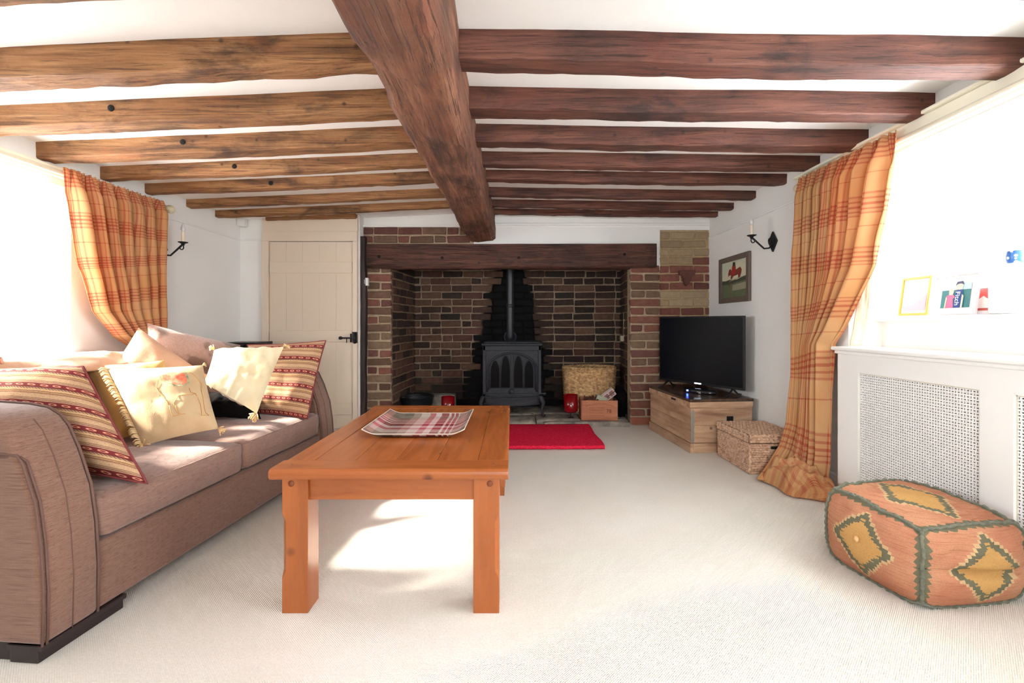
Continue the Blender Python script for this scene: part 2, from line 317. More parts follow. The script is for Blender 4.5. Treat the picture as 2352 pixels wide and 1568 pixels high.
c = n.mix(n.math('LESS_THAN', dd, .355), c, green); c = n.mix(n.math('LESS_THAN', core, .275), c, srgb(192, 150, 92)); c = n.mix(n.math('LESS_THAN', n.math('MAXIMUM', n.math('ABSOLUTE', n.math('SUBTRACT', s_[1], .5)), 0.0), .42), terr, c)
ed = n.math('MINIMUM', n.math('MINIMUM', s_[0], n.math('SUBTRACT', 1.0, s_[0])), n.math('MINIMUM', s_[1], n.math('SUBTRACT', 1.0, s_[1])))
saw = n.math('ADD', ed, n.math('MULTIPLY', n.math('ABSOLUTE', n.math('SUBTRACT', n.math('FRACT', n.math('MULTIPLY', n.math('ADD', s_[0], s_[1]), 11.0)), .5)), -.05)); c = n.mix(n.math('LESS_THAN', saw, .028), c, green)
nz = n.noise(n.coord('Object', (120, 120, 120)), 2, 3); c = n.mix(n.gray(nz, .45, .65, 0, .2), c, srgb(120, 70, 50)); n.col(c); n.bump(n.math('ADD', nz, n.noise(n.coord('Object', (4, 4, 110)), 3, 2)), .5, .003); M['pouf'] = n.m
M['poufpipe'] = cloth('grey_green_braid', srgb(92, 96, 84), srgb(118, 118, 100), 60)
M['gold'] = plain('gilt_frame', srgb(222, 170, 80), .35, .3)
M['taupe'] = plain('taupe_frame', srgb(98, 84, 74), .5)
def flat(nm, r, g, b, rough=.5): return plain(nm, srgb(r, g, b), rough)
# thin clear window glass
n = NM('window_glass', .02); tr = n.t.nodes.new('ShaderNodeBsdfTransparent'); gl = n.t.nodes.new('ShaderNodeBsdfGlossy'); gl.inputs['Roughness'].default_value = .02
mx = n.t.nodes.new('ShaderNodeMixShader'); mx.inputs[0].default_value = .06; out = [x for x in n.t.nodes if x.type == 'OUTPUT_MATERIAL'][0]
n.L(tr.outputs[0], mx.inputs[1]); n.L(gl.outputs[0], mx.inputs[2]); n.L(mx.outputs[0], out.inputs[0]); M['glass'] = n.m
M['jar'] = plain('white_jar', srgb(240, 242, 242), .2)

# ------------------------------------------------------------------ room shell
XL, XR = -2.46, 1.84; YB = 4.14; YF = -1.3; YC = 4.26; YIN = 5.06
def zc(x): return 1.888+(x-XL)/(XL*-1-.3)*.094 if x < -.3 else 1.982-(x+.3)/(XR+.3)*.03
def struct(name): return {'kind': 'structure'}
MB().box(-3.0, 2.6, YF-.1, 5.4, -.12, 0).build('floor', M['carpet'], origin=(0, 0, 0), kind='structure')
m = MB(); xs = [-3.0, XL, -.3, XR, 2.6]; zs = [1.87, 1.888, 1.982, 1.952, 1.95]
poly = list(zip(xs, zs))+[(2.6, 2.15), (-3.0, 2.15)]
m.prism(poly, 5.5-YF, 'Y', YF-.1); m.build('ceiling', M['ceil'], origin=(0, 0, 0), kind='structure')
# left wall with window opening
LY0, LY1, LZ0, LZ1 = 1.32, 2.55, .79, 1.70  # near edge is out of view, moved to keep sun off the sofa arm
m = MB(); m.box(XL-.35, XL, YF, LY0, 0, 1.93).box(XL-.35, XL, LY1, YB+.1, 0, 1.93).box(XL-.35, XL, LY0, LY1, 0, LZ0-.03).box(XL-.35, XL, LY0, LY1, LZ1, 1.93)
wl = m.build('wall_left', M['white'], origin=(0, 0, 0), kind='structure')
# right wall: opening with recess
RY0, RY1, RZ0, RZ1 = .2, 2.5, .99, 1.76
m = MB(); m.box(XR, XR+.4, YF, RY0, 0, 2.0).box(XR, XR+.4, RY1, 4.4, 0, 2.0).box(XR, XR+.4, RY0, RY1, RZ1, 2.0).box(2.02, 2.24, RY0, RY1, 0, RZ0-.03)
wr = m.build('wall_right', M['white'], origin=(0, 0, 0), kind='structure')
m = MB(); m.box(-2.9, 2.3, YF-.15, YF, 0, .70).box(-2.9, -.5, YF-.15, YF, .70, 2.0).box(.7, 2.3, YF-.15, YF, .70, 2.0).box(-.5, .7, YF-.15, YF, 1.65, 2.0)
wf = m.build('wall_front', M['white'], origin=(0, 0, 0), kind='structure')
m = MB(); m.box(-1.44, -1.355, YC+.02, YC+.12, 0, 1.95).box(-2.9, -2.18, YB, YB+.12, 0, 1.95).box(-2.18, -1.38, YB+.003, YB+.12, 0, 2.0)  # first and last boxes added as unseen backing to block outside light
wb = m.build('wall_back', M['white'], origin=(0, 0, 0), kind='structure')
# projecting wall-plate bands above the windows
def trimbox(name, a, mat='creamtrim', bev=.006): return MB().box(*a).build(name, M[mat], bevel=bev, kind='structure')
trimbox('trim_1', (XR-.045, XR+.01, -1.2, 2.9, 1.775, 1.862)); trimbox('trim_2', (XR-.062, XR+.01, -1.2, 2.9, 1.862, 1.878))
trimbox('trim_3', (XL-.01, XL+.04, -1.2, 3.15, 1.735, 1.79)); trimbox('trim_4', (XL-.01, XL+.012, 3.15, YB, 1.70, 1.712), 'white', .004)
trimbox('trim_5', (XR-.012, XR+.01, 2.9, 4.26, 1.742, 1.756), 'white', .004)
trimbox('trim_6', (XL, -2.20, YB-.012, YB+.01, 1.70, 1.712), 'white', .004)
trimbox('baseboard_left', (XL, XL+.02, -1.2, YB, 0, .12), 'trim'); trimbox('baseboard_right', (XR-.015, XR+.01, 2.55, 4.25, 0, .10), 'trim')
def window(name, xg, y0, y1, z0, z1, n_l, sgn):
    e = empty(name, (xg, (y0+y1)/2, z0)); tag(e, kind='structure'); hy = (y1-y0)/2; h = z1-z0
    m = MB(); t = .045
    m.box(-.03, .03, -hy, hy, 0, t).box(-.03, .03, -hy, hy, h-t, h)
    for i in range(n_l+1):
        y = -hy+(2*hy)*i/n_l; y = max(-hy+t/2, min(hy-t/2, y)); m.box(-.028, .028, y-t/2, y+t/2, t, h-t)
    m.build('window_frame', M['trim'], e, bevel=.004)
    for i in range(n_l):
        a = -hy+2*hy*i/n_l+t/2; b = -hy+2*hy*(i+1)/n_l-t/2
        g = MB(); g.add([(0, a, t), (0, b, t), (0, b, h-t), (0, a, h-t)], [(0, 1, 2, 3)]); g.build('pane', M['glass'], e)
        bm_ = MB(); bm_.box(-.012, .012, a, b, h*.5-.01, h*.5+.01).box(-.009, .009, (a+b)/2-.01, (a+b)/2+.01, t, h*.5-.01).box(-.009, .009, (a+b)/2-.01, (a+b)/2+.01, h*.5+.01, h-t); bm_.build('glazing_bar', M['trim'], e)
    return e
window('window_1', XL-.28, LY0, LY1, LZ0, LZ1, 4, 1); window('window_2', 2.20, RY0, RY1, RZ0, RZ1, 4, -1)
e = empty('window_3', (.1, YF-.08, .70), PI/2); tag(e, kind='structure')  # unseen window behind the camera, sized for the fill light it gives
m = MB(); m.box(-.03, .03, -.6, .6, 0, .05).box(-.03, .03, -.6, .6, .90, .95)
for i in range(3): m.box(-.028, .028, -.59+.565*i, -.54+.565*i, .05, .90)
m.build('window_frame', M['trim'], e)
MB().add([(0, -.6, 0), (0, .6, 0), (0, .6, .95), (0, -.6, .95)], [(0, 1, 2, 3)]).build('pane', M['glass'], e)
portal('portal_left', (XL-.36, (LY0+LY1)/2, (LZ0+LZ1)/2), (0, -PI/2, 0), LZ1-LZ0, LY1-LY0)
portal('portal_right', (2.42, (RY0+RY1)/2, (RZ0+RZ1)/2), (0, PI/2, 0), RZ1-RZ0, RY1-RY0)
portal('portal_front', (.1, YF-.17, 1.17), (PI/2, 0, 0), 1.2, .95)
MB().box(XL-.30, XL+.05, LY0-.05, LY1+.08, LZ0-.03, LZ0).build('window_sill', M['trim'], bevel=.008, origin=(0, 0, 0), kind='structure').name = 'trim_7'
MB().box(1.985, 2.24, RY0, RY1-.002, RZ0-.03, RZ0).build('trim_8', M['trim'], bevel=.008, origin=(0, 0, 0), kind='structure')

# ------------------------------------------------------------------ brickwork
def chamfer_brick(seed, sx, sy, sz):
    r = random.Random(seed); bm = bmesh.new(); bmesh.ops.create_cube(bm, size=1)
    for v in bm.verts: v.co = Vector((v.co.x*sx+r.uniform(-.006, .006), v.co.y*sy+r.uniform(-.002, .002), v.co.z*sz+r.uniform(-.005, .005)))
    bmesh.ops.bevel(bm, geom=[e for e in bm.edges], offset=.006, segments=1, affect='EDGES')
    me = bpy.data.meshes.new('brick'); bm.to_mesh(me); bm.free(); me.materials.append(BR['outer'][0])
    for p in me.polygons: p.use_smooth = False
    return me
BL, BHd, BH, PITCH = .215, .103, .063, .0785
VAR_S = [chamfer_brick(i, BL, .06, BH) for i in range(5)]; VAR_H = [chamfer_brick(20+i, BHd, .06, BH) for i in range(4)]
def put_brick(parent, u0, u1, z, pal, nrm_off=0):
    """parent's local frame: x along the wall, -y out of it"""
    wd = u1-u0
    if wd < .025: return
    me, L = (R.choice(VAR_S), BL) if wd > .15 else (R.choice(VAR_H), BHd)
    o = bpy.data.objects.new('brick', me); C.objects.link(o); o.parent = parent
    o.location = ((u0+u1)/2, .022+R.uniform(-.003, .003)+nrm_off, z+PITCH/2+R.uniform(-.002, .002)); o.scale = (wd/L, 1, 1)
    o.rotation_euler = (R.uniform(-.01, .01), R.uniform(-.012, .012), R.uniform(-.012, .012))
    o.material_slots[0].link = 'OBJECT'; o.material_slots[0].material = R.choice(pal)
def brickwall(name, loc, rz, width, z0, z1, palf, mort, thick=.1, bond='eng', off=0):
    e = empty(name, loc, rz); tag(e, kind='structure')
    MB().box(0, width, .003, thick, 0 if z0 < .1 else z0, z1).build('mortar', mort, e)
    k = 0; z = z0+.004
    while z+BH*.9 < z1+.01:
        u = 0.0; g = .011
        if bond == 'pier':
            if (k+off) % 2: cuts = [(0, width)]
            else:
                c = width*R.uniform(.42, .58); cuts = [(0, c-g/2), (c+g/2, width)]
        else:
            cuts = []; u = -((k+off) % 2)*.114-R.uniform(0, .03)
            while u < width:
                L = BL if R.random() > .16 else BHd
                a, b = max(0, u), min(width, u+L)
                if b-a > .03: cuts.append((a, b))
                u += L+g
        for a, b in cuts: put_brick(e, a+.001, b-.001, z, palf((a+b)/2, z, k))
        z += PITCH; k += 1
    return e
def pal_mix(*ks):
    L = [x for k in ks for x in BR[k]]; return lambda u, z, k: L

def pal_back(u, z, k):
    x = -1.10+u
    if abs(x+.02) < .17+(1.46-z)*.24 or z < .10: return BR['soot']  # soot behind the flue; the lowest course uses the same palette
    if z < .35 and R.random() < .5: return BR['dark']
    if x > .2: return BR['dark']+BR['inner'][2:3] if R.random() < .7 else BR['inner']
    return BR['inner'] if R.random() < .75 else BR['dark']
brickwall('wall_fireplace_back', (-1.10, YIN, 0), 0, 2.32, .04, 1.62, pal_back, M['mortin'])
def cheek(name, x0, y0, x1, y1, pal, mort):
    d = Vector((x1-x0, y1-y0)); return brickwall(name, (x0, y0, 0), math.atan2(d.y, d.x), d.length, .04, 1.62, pal, mort)
mch = mortar('cheek_mortar', srgb(142, 118, 94))
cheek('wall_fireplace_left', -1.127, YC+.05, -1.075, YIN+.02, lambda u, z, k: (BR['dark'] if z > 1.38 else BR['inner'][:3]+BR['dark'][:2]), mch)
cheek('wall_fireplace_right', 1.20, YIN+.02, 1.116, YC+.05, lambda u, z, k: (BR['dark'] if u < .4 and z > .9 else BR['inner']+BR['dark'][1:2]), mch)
outerL = BR['outer'][1:4]+BR['outer'][:1]+BR['inner'][3:]; outerR = BR['outer'][:3]*2+BR['outer'][3:]
brickwall('wall_pier_left', (-1.352, YC, 0), 0, .222, .0, 1.475, lambda u, z, k: outerL+(BR['outer'][4:] if .7 < z < .8 else []), M['mortar'], .12, 'pier')
brickwall('wall_pier_right', (1.105, YC, 0), 0, .270, .0, 1.475, lambda u, z, k: outerR, M['mortar'], .12, 'pier', 1)
def pal_ch(u, z, k): return BR['paint'] if z > 1.52 or (z > 1.42 and u < .22) or 1.06 < z < 1.20 else BR['char']
brickwall('wall_chimney_right', (1.378, YC+.015, 0), 0, .470, .0, 1.822, pal_ch, M['mortbuff'], .12, off=1)
brickwall('wall_chimney_left', (-1.385, YC-.005, 0), 0, 1.03, 1.69, 1.845, lambda u, z, k: BR['outer'][:3]+BR['char'], M['mortar'], .12)
m = MB(); m.box(-1.385, 1.38, YC+.0, YC+.13, 1.845, 2.0).box(-.36, 1.38, YC, YC+.13, 1.66, 1.85).box(1.375, XR+.1, YC, YC+.13, 1.822, 2.0).box(1.325, 1.385, YC+.012, YC+.13, 1.45, 1.70).box(-1.40, -1.34, YC+.012, YC+.13, 1.45, 1.70)
m.build('wall_chimney_top', M['white'], bevel=.004, kind='structure')
MB().box(-.2, XR, YC-.016, YC+.01, 1.862, 1.885).build('trim_9', M['white'], bevel=.006, kind='structure')
MB().box(-1.40, -.36, YC-.03, YC+.02, 1.845, 1.862).build('trim_10', M['trim'], bevel=.006, kind='structure')
m = MB(); m.box(-1.5, 1.6, YC+.13, YIN+.2, 1.55, 1.62); m.build('fireplace_ceiling', plain('dark_soffit', (.012, .011, .011), .95), kind='structure').name = 'ceiling_fireplace'  # added box closing the top, black to stand for the darkness above
tag(bpy.data.objects['ceiling_fireplace'], kind='structure')
# projecting bat-shaped brick on the right chimney
m = MB(); m.prism([(-.075, .03), (.075, .03), (.07, -.005), (.045, -.02), (.012, -.10), (-.004, -.115), (-.02, -.10), (-.045, -.02), (-.072, -.005)], .05, 'Y', -.03)
m2 = [v + Vector((P(1576, 634, YC).x, YC-.012, P(1576, 634, YC).z+.02)) for v in m.v]; m.v = m2
m.build('brick_corbel', BR['char'][1], bevel=.006, label='wedge-shaped projecting dark brick on the right chimney breast beside the picture', cat='brick')
# hearth of stone slabs
he = empty('hearth', (0, YC, 0)); tag(he, 'low raised grey stone slab hearth inside the brick fireplace, behind the red rug', 'hearth')
def slab(x0, x1, y0, y1, z, seed):
    r = random.Random(seed); bm = bmesh.new(); m = MB(); nx = 6; ny = 4
    def top(u, v):
        x = x0+(x1-x0)*u; y = y0+(y1-y0)*v
        ed = min(u, 1-u)*(x1-x0); ed2 = min(v, 1-v)*(y1-y0); dr = max(0, .02-min(ed, ed2))*.5
        k = fbm((x*5+seed, y*5, 0)); return (x+(0 if 0 < u < 1 else .008*k), y+(0 if 0 < v < 1 else .014*k), z-dr+.004*k)
    m.grid(top, nx*3, ny*2, smooth=True)
    W = nx*3+1; H = ny*2+1; b = len(m.v)
    ring = [i for i in range(W)]+[j*W+W-1 for j in range(1, H)]+[(H-1)*W+i for i in range(W-2, -1, -1)]+[j*W for j in range(H-2, 0, -1)]
    m.v += [Vector((m.v[i].x, m.v[i].y, 0)) for i in ring]
    for i in range(len(ring)): j = (i+1) % len(ring); m.f.append([ring[i], ring[j], b+j, b+i]); m.sm.append(False); m.mi.append(0)
    m.v = [v-Vector((0, YC, 0)) for v in m.v]
    m.build('slab', M['stone'], he)
for a in ((-1.10, -.42, YC-.02, YC+.42, .05, 1), (-.41, .22, YC-.03, YC+.30, .046, 2), (.23, .66, YC+.03, YC+.34, .048, 3), (.30, 1.09, YC-.05, YC+.025, .045, 8), (.67, 1.10, YC+.03, YC+.33, .05, 4), (-1.09, .0, YC+.43, YIN, .05, 5), (.01, 1.16, YC+.35, YIN, .05, 6), (-.41, .22, YC+.31, YC+.42, .05, 7)):
    slab(*a[:5], a[5])

# ------------------------------------------------------------------ timbers
def beam(name, mat, a, b, wd, h, ax, seed, amp=.008, nseg=40, label=None, taper=None, chamf=.006, droop=0, holes=(), parts=None):
    """a,b: points on the centre of the TOP face; ax 'X' or 'Y' or 'Z' run direction"""
    a = Vector(a); b = Vector(b); mid = (a+b)/2; m = MB(); n = 20
    sec = []
    hw = wd/2
    for (cx, cz) in ((-hw, 0), (-hw, -h), (hw, -h), (hw, 0)): pass
    prof = [(-hw, 0), (-hw, -h*.3), (-hw, -h*.6), (-hw, -h+chamf), (-hw+chamf*.8, -h+chamf*.15), (-hw*.3, -h), (hw*.3, -h), (hw-chamf*.8, -h+chamf*.15), (hw, -h+chamf), (hw, -h*.6), (hw, -h*.3), (hw, 0)]
    rows = []
    for i in range(nseg+1):
        t = i/nseg; c = a.lerp(b, t)
        for j, (p, q) in enumerate(prof):
            k = fbm((t*(b-a).length*3.2+seed*7.3, p*9+seed, q*9), 4); k2 = fbm((t*(b-a).length*14+seed*3.1, p*30, q*30+5), 2)*.35
            k3 = fbm((t*(b-a).length*1.1+seed*1.7, 0, 0), 2)
            s_ = 1 if q < -1e-6 else .3
            g = taper(t) if taper else (1, 1, 0)
            dp = p*g[0]*(1+.0)+g[2]*(1 if q < 0 else .6)+amp*1.2*k3; dq = q*g[1]+(amp*(k+k2*1.8)*s_ if q < -.01 else 0)-droop*math.sin(PI*t)*(1 if q < 0 else .3)
            if ax == 'X': rows.append(Vector((c.x, c.y+dp+amp*k*.6, c.z+dq)))
            elif ax == 'Y': rows.append(Vector((c.x+dp+amp*k*.6, c.y, c.z+dq)))
            else: rows.append(Vector((c.x+dp+amp*k, c.y+dq+amp*k2, c.z)))
    N_ = len(prof); rows = [v-mid for v in rows]
    fs = [(i*N_+j, i*N_+j+1, (i+1)*N_+j+1, (i+1)*N_+j) for i in range(nseg) for j in range(N_-1)]+[(i*N_+N_-1, i*N_, (i+1)*N_, (i+1)*N_+N_-1) for i in range(nseg)]
    m.add(rows, fs, smooth=True); m.add(rows[:N_], [tuple(range(N_))]); m.add(rows[-N_:], [tuple(range(N_-1, -1, -1))])
    o = m.build(name, mat, origin=(0, 0, 0), merge=True); o.location = mid; o.data.set_sharp_from_angle(angle=.55)
    if label: tag(o, label, 'beam')
    for (t, dz, r) in holes:   # peg holes on the camera side
        c = a.lerp(b, t); hm = MB()
        hm.lathe([(0, -.001), (r, -.001), (r, -.006), (r*.8, -.009)][0:2]+[(r*1.1, .0), (r*1.1, .02)], 12, axis='Y')
        hm.v = [v+Vector((c.x, c.y-hw-amp*.9, c.z+dz))-mid for v in hm.v]; hm.build('peg_hole', M['hole'], o)
    return o
JY = [1.60, 1.985, 2.36, 2.72, 3.05, 3.44, 3.78, 4.08]
ordn = ['second', 'third', 'fourth', 'fifth', 'sixth', 'seventh', 'eighth', 'ninth']
jw = [.10, .10, .10, .09, .09, .09, .08, .07]; jh = [.105, .10, .092, .080, .070, .064, .060, .05]
lx0 = [-2.46]*8
for i, y in enumerate(JY):
    y_ = y+jw[i]/2
    if i < 7:
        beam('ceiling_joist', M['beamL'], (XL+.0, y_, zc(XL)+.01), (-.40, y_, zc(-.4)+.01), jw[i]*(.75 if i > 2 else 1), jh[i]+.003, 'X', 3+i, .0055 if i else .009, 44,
             f'old oak ceiling joist left of the main beam, {ordn[i]} from the camera', droop=R.uniform(0, .008),
             holes=[(.33+.02*i, -.045, .013)] if 1 <= i <= 4 else ([(.03, -.045, .012)] if i == 0 else ()))
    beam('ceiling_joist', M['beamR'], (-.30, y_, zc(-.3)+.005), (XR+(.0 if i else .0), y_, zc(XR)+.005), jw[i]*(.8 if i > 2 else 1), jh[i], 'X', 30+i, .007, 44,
         f'shade-toned oak ceiling joist right of the main beam, {ordn[i]} from the camera', droop=R.uniform(0, .008))
beam('ceiling_joist', M['beamL'], (XL, 1.245, zc(XL)+.01), (-.40, 1.245, zc(-.4)+.01), .09, .10, 'X', 61, .006, 40, 'lit-toned oak joist cut off by the top left edge of the picture')
beam('ceiling_joist', M['beamR'], (-.30, 1.25, zc(-.3)+.005), (XR, 1.25, zc(XR)+.005), .09, .10, 'X', 62, .006, 40, 'shade-toned oak joist just showing along the top edge, right of the main beam')
beam('wall_plate_timber', M['beamL'], (-2.20, YB-.03, 1.925), (-1.40, YB-.03, 1.945), .06, .052, 'X', 77, .006, 24, 'short weathered timber set flat over the cream door')
def tp(t): return (1, 1+.02*math.sin(t*5), .0)
mb = beam('main_ceiling_beam', M['beamC'], (-.345, -1.25, 2.01), (-.285, 4.25, 2.01), .245, .305, 'Y', 5, .016, 90, 'massive rough-hewn oak main beam running from above the camera to the fireplace', chamf=.035)
beam('fireplace_lintel', M['lintel'], (-1.375, YC+.045, 1.685), (1.335, YC+.045, 1.688), .17, .225, 'X', 9, .010, 60, 'long dark oak bressummer beam spanning the top of the brick fireplace', chamf=.02,
     holes=[(.055, -.12, .013), (.27, -.13, .012), (.53, -.13, .012), (.89, -.10, .012)])
po = beam('timber_post', M['post'], (-1.378, YC-.03, 0.0), (-1.378, YC-.03, 1.745), .074, .07, 'Z', 12, .006, 30, 'narrow black timber post between the cream door and the brick pier')

# ------------------------------------------------------------------ door
d = empty('door_1', (-1.81, YB, 0)); tag(d, kind='structure')
dx0, dx1 = -.375, .375; dz1 = 1.685
for i in range(5):
    a = dx0+i*(dx1-dx0)/5; MB().box(a+.0004, a+(dx1-dx0)/5-.0004, -.02, .0, .01, dz1).build('plank', M['cream'], d, bevel=.0012)
for z0, z1 in ((1.405, 1.505), (.785, .89), (.13, .235)): MB().box(dx0+.004, dx1-.004, -.032, -.0195, z0, z1).build('ledge', M['cream'], d, bevel=.003)
m = MB(); m.box(dx0-.062, dx0-.004, -.038, .02, 0, 1.69).box(dx1+.004, dx1+.045, -.038, .02, 0, 1.69).box(dx0-.062, dx1+.045, -.038, .02, 1.6905, 1.78); m.build('door_frame', M['cream'], d, bevel=.003)
MB().box(dx0-.06, dx1+.045, -.03, .01, 1.78, 1.90).build('head_board', M['cream'], d, bevel=.002)
la = MB(); zl = EYE-(775-HZ)/F*YB
def dl(px, py, o=.05): p = P(px, py, YB-o); return Vector((p.x+1.81, -o, p.z))
la.tube([dl(786, 776), dl(800, 776), dl(816, 777)], .007, 8); la.lathe([(0, -.03), (.012, -.028), (.016, -.015), (.012, -.003), (.005, 0)], 12, dl(786, 776)+Vector((0, .0, 0)), axis='X')
la.box(*(lambda p: (p.x-.012, p.x+.03, -.045, -.032, p.z-.045, p.z+.055))(dl(812, 776))); la.tube([dl(806, 766, .052), dl(806, 786, .052)], .008, 8); la.tube([dl(796, 777), dl(796, 787)], .004, 6)
la.tube([dl(815, 764, .05), dl(815, 789, .05)], .010, 8)
la.build('door_handle', M['iron'], d, label='black iron thumb latch')
hg = MB(); hg.tube([(dx0-.006, -.034, 1.43), (dx0-.006, -.034, 1.50)], .006, 8); hg.tube([(dx0-.006, -.034, .81), (dx0-.006, -.034, .88)], .006, 8); hg.build('hinge', M['cream'], d)
# double rocker control on the post
p = P(835, 647, YC-.08); e = empty('wall_switch', p); tag(e, 'white double rocker switch plate fixed to the black timber post', 'switch')
MB().box(-.043, .043, -.012, .03, -.036, .036).build('plate', M['plasticw'], e, bevel=.004)
for x in (-.013, .013): MB().box(x-.010, x+.010, -.017, -.01, -.02, .02).build('rocker', M['plasticg'], e, bevel=.002)
p = P(1429, 777, 4.72); e = empty('socket_box', p); tag(e, 'small pale electrical box with a conduit on the inner right fireplace brickwork', 'socket')
MB().box(-.02, .035, -.03, .03, -.03, .03).build('box', plain('aged_plastic', srgb(186, 172, 148), .5), e, bevel=.006)
MB().tube([(.02, 0, .03), (.02, 0, .27)], .009, 8).build('conduit', plain('old_conduit', srgb(150, 134, 112), .6), e)
MB().box(-.04, .04, -.02, .035, -.06, .06).build('sensor_box', M['plasticw'], bevel=.006, label='small white sensor box high in the left back corner under the joists', cat='sensor').location = P(556, 520, YB-.04)
bpy.data.objects['sensor_box'].scale = (.9, 1, 1)

# ------------------------------------------------------------------ wood stove
sv = empty('wood_stove', (0, 4.44, .056)); tag(sv, 'black cast iron wood burning stove with arched glass doors and a flue pipe', 'stove')
sw, zb, zt = .285, .185, .68
MB().box(-sw+.015, sw-.015, .02, .42, zb, zt).build('body', M['stove'], sv, bevel=.012)
m = MB(); m.box(-sw-.01, sw+.01, -.02, .44, zt, zt+.022).box(-sw+.01, sw-.01, .0, .42, zt+.022, zt+.038); m.build('top_plate', M['stove'], sv, bevel=.007)
m = MB(); m.box(-sw, -sw+.03, -.0, .05, zb, zt).box(sw-.03, sw, -.0, .05, zb, zt).box(-sw, sw, -.0, .04, zt-.05, zt).box(-sw, sw, 0, .04, zb, zb+.03); m.build('front_frame', M['stove'], sv, bevel=.006)
def arch(xc, w_, z0, zs, h, n=14):   # round or pointed arch outline
    L = [(xc-w_, z0)]
    for i in range(n+1):
        t = PI-PI*i/n; L.append((xc+w_*math.cos(t), zs+h*math.sin(t)))
    return L+[(xc+w_, z0)]
zd0, zs_ = zb+.085, zb+.26
MB().prism([(-sw+.035, zb+.03), (sw-.035, zb+.03), (sw-.035, zt-.05), (-sw+.035, zt-.05)], .02, 'Y', .012).build('door_back', M['stove'], sv)
m = MB(); ol = arch(0, sw-.045, zd0-.04, zs_, .165, 24); m.tube([(a, .006, b) for a, b in ol], .009, 8); m.build('arch_moulding', M['stove'], sv)
ol = arch(0, sw-.06, zd0-.02, zs_, .15, 24); m = MB(); m.tube([(a, .009, b) for a, b in ol], .005, 6); m.build('arch_moulding', M['stove'], sv)
def lancet(xc, w_, z0, zs, h, n=8):
    L = [(xc-w_, z0), (xc-w_, zs)]
    for i in range(1, n+1): t = i/n; L.append((xc-w_+w_*(1-math.cos(t*PI/2)), zs+h*math.sin(t*PI/2)))
    for i in range(n-1, -1, -1): t = i/n; L.append((xc+w_-w_*(1-math.cos(t*PI/2)), zs+h*math.sin(t*PI/2)))
    return L+[(xc+w_, z0)]
for xc, h in ((-.165, .10), (-.062, .15), (.062, .15), (.165, .10)):
    L = lancet(xc, .046, zd0, zs_-.03, h+.02)
    MB().prism(L, .004, 'Y', .0075).build('glass_pane', M['glassdk'], sv)
    m = MB(); m.tube([(a, .006, b) for a, b in L+[L[0]]], .0055, 6); m.build('lancet_frame', M['stove'], sv)
m = MB(); m.box(-.009, .009, -.003, .012, zb+.03, zs_+.15).box(-.016, -.011, 0, .012, zb+.04, zs_+.14).box(.011, .016, 0, .012, zb+.04, zs_+.14); m.build('door_stile', M['stove'], sv, bevel=.002)
m = MB(); m.lathe([(0, -.022), (.020, -.020), (.026, -.012), (.02, 0), (.008, .004), (.008, .02)], 16, (-.002, .0, zb+.05), axis='Y'); m.build('door_knob', M['stove'], sv)
m = MB()
def lip(u, v):
    a = (u-.5)*2; x = a*(sw-.02); bul = .10*(1-a*a); return (x, -.02-bul*(.6+.4*v), zb-.005-.05*v-(0 if v < .5 else .02*(v-.5)))
m.grid(lip, 24, 5); m.box(-sw+.0, sw-.0, -.02, .04, zb-.012, zb+.006); m.tube([lip(i/24, 0) for i in range(25)], .008, 6); m.tube([lip(i/24, 1) for i in range(25)], .006, 6); m.build('ash_lip', M['stove'], sv, solid=.006)
m = MB()
def lipt(u, v): a = (u-.5)*2; return (a*(sw-.02), -.02-(.10*(1-a*a)*.6)*v, zb-.003)
m.grid(lipt, 24, 2); m.build('ash_shelf', M['stove'], sv, solid=.004)
for sx in (-1, 1):
    for y, dy in ((.02, -1), (.38, 1)):
        m = MB(); m.tube([(sx*(sw-.05), y, zb+.0), (sx*(sw-.0), y+dy*.01, zb-.02), (sx*(sw+.02), y+dy*.02, zb-.06), (sx*(sw+.005), y+dy*.02, .06), (sx*(sw+.012), y+dy*.03, .015), (sx*(sw+.03), y+dy*.045, .004)], [.026, .028, .022, .013, .014, .016], 8); m.build('leg', M['stove'], sv)
m = MB(); m.box(-.2, .2, .05, .38, zb-.04, zb).box(-.02, .22, .02, .1, zb-.11, zb-.1); m.build('ash_pan', M['stove'], sv, bevel=.01)
fx = -.018
m = MB(); m.lathe([(0, zt+.035), (.02, zt+.037), (.033, zt+.055), (.037, zt+.08), (.037, 1.60)], 20, (fx, .27, 0)); m.build('flue_pipe', M['flue'], sv)
m = MB(); m.lathe([(.0, .02), (.055, .02), (.064, .012), (.068, 0), (.064, -.006), (.052, -.004), (.05, .005), (0, .006)], 28, (fx, .30, zt+.075), axis='Y'); m.build('flue_collar', M['stove'], sv)
m = MB(); m.lathe([(.0375, 1.06), (.042, 1.062), (.042, 1.09), (.0375, 1.092)], 20, (fx, .27, 0)); m.build('flue_joint', M['flue'], sv)
m = MB(); m.box(sw+.0, sw+.05, .05, .30, zb+.015, zb+.03).tube([(sw+.03, .02, zb+.02), (sw+.03, -.01, zb+.02)], .008, 6); m.build('side_shelf', M['stove'], sv, bevel=.004)

# ------------------------------------------------------------------ hearth objects
def top_on(px, py_bottom, Y): return P(px, py_bottom, Y)
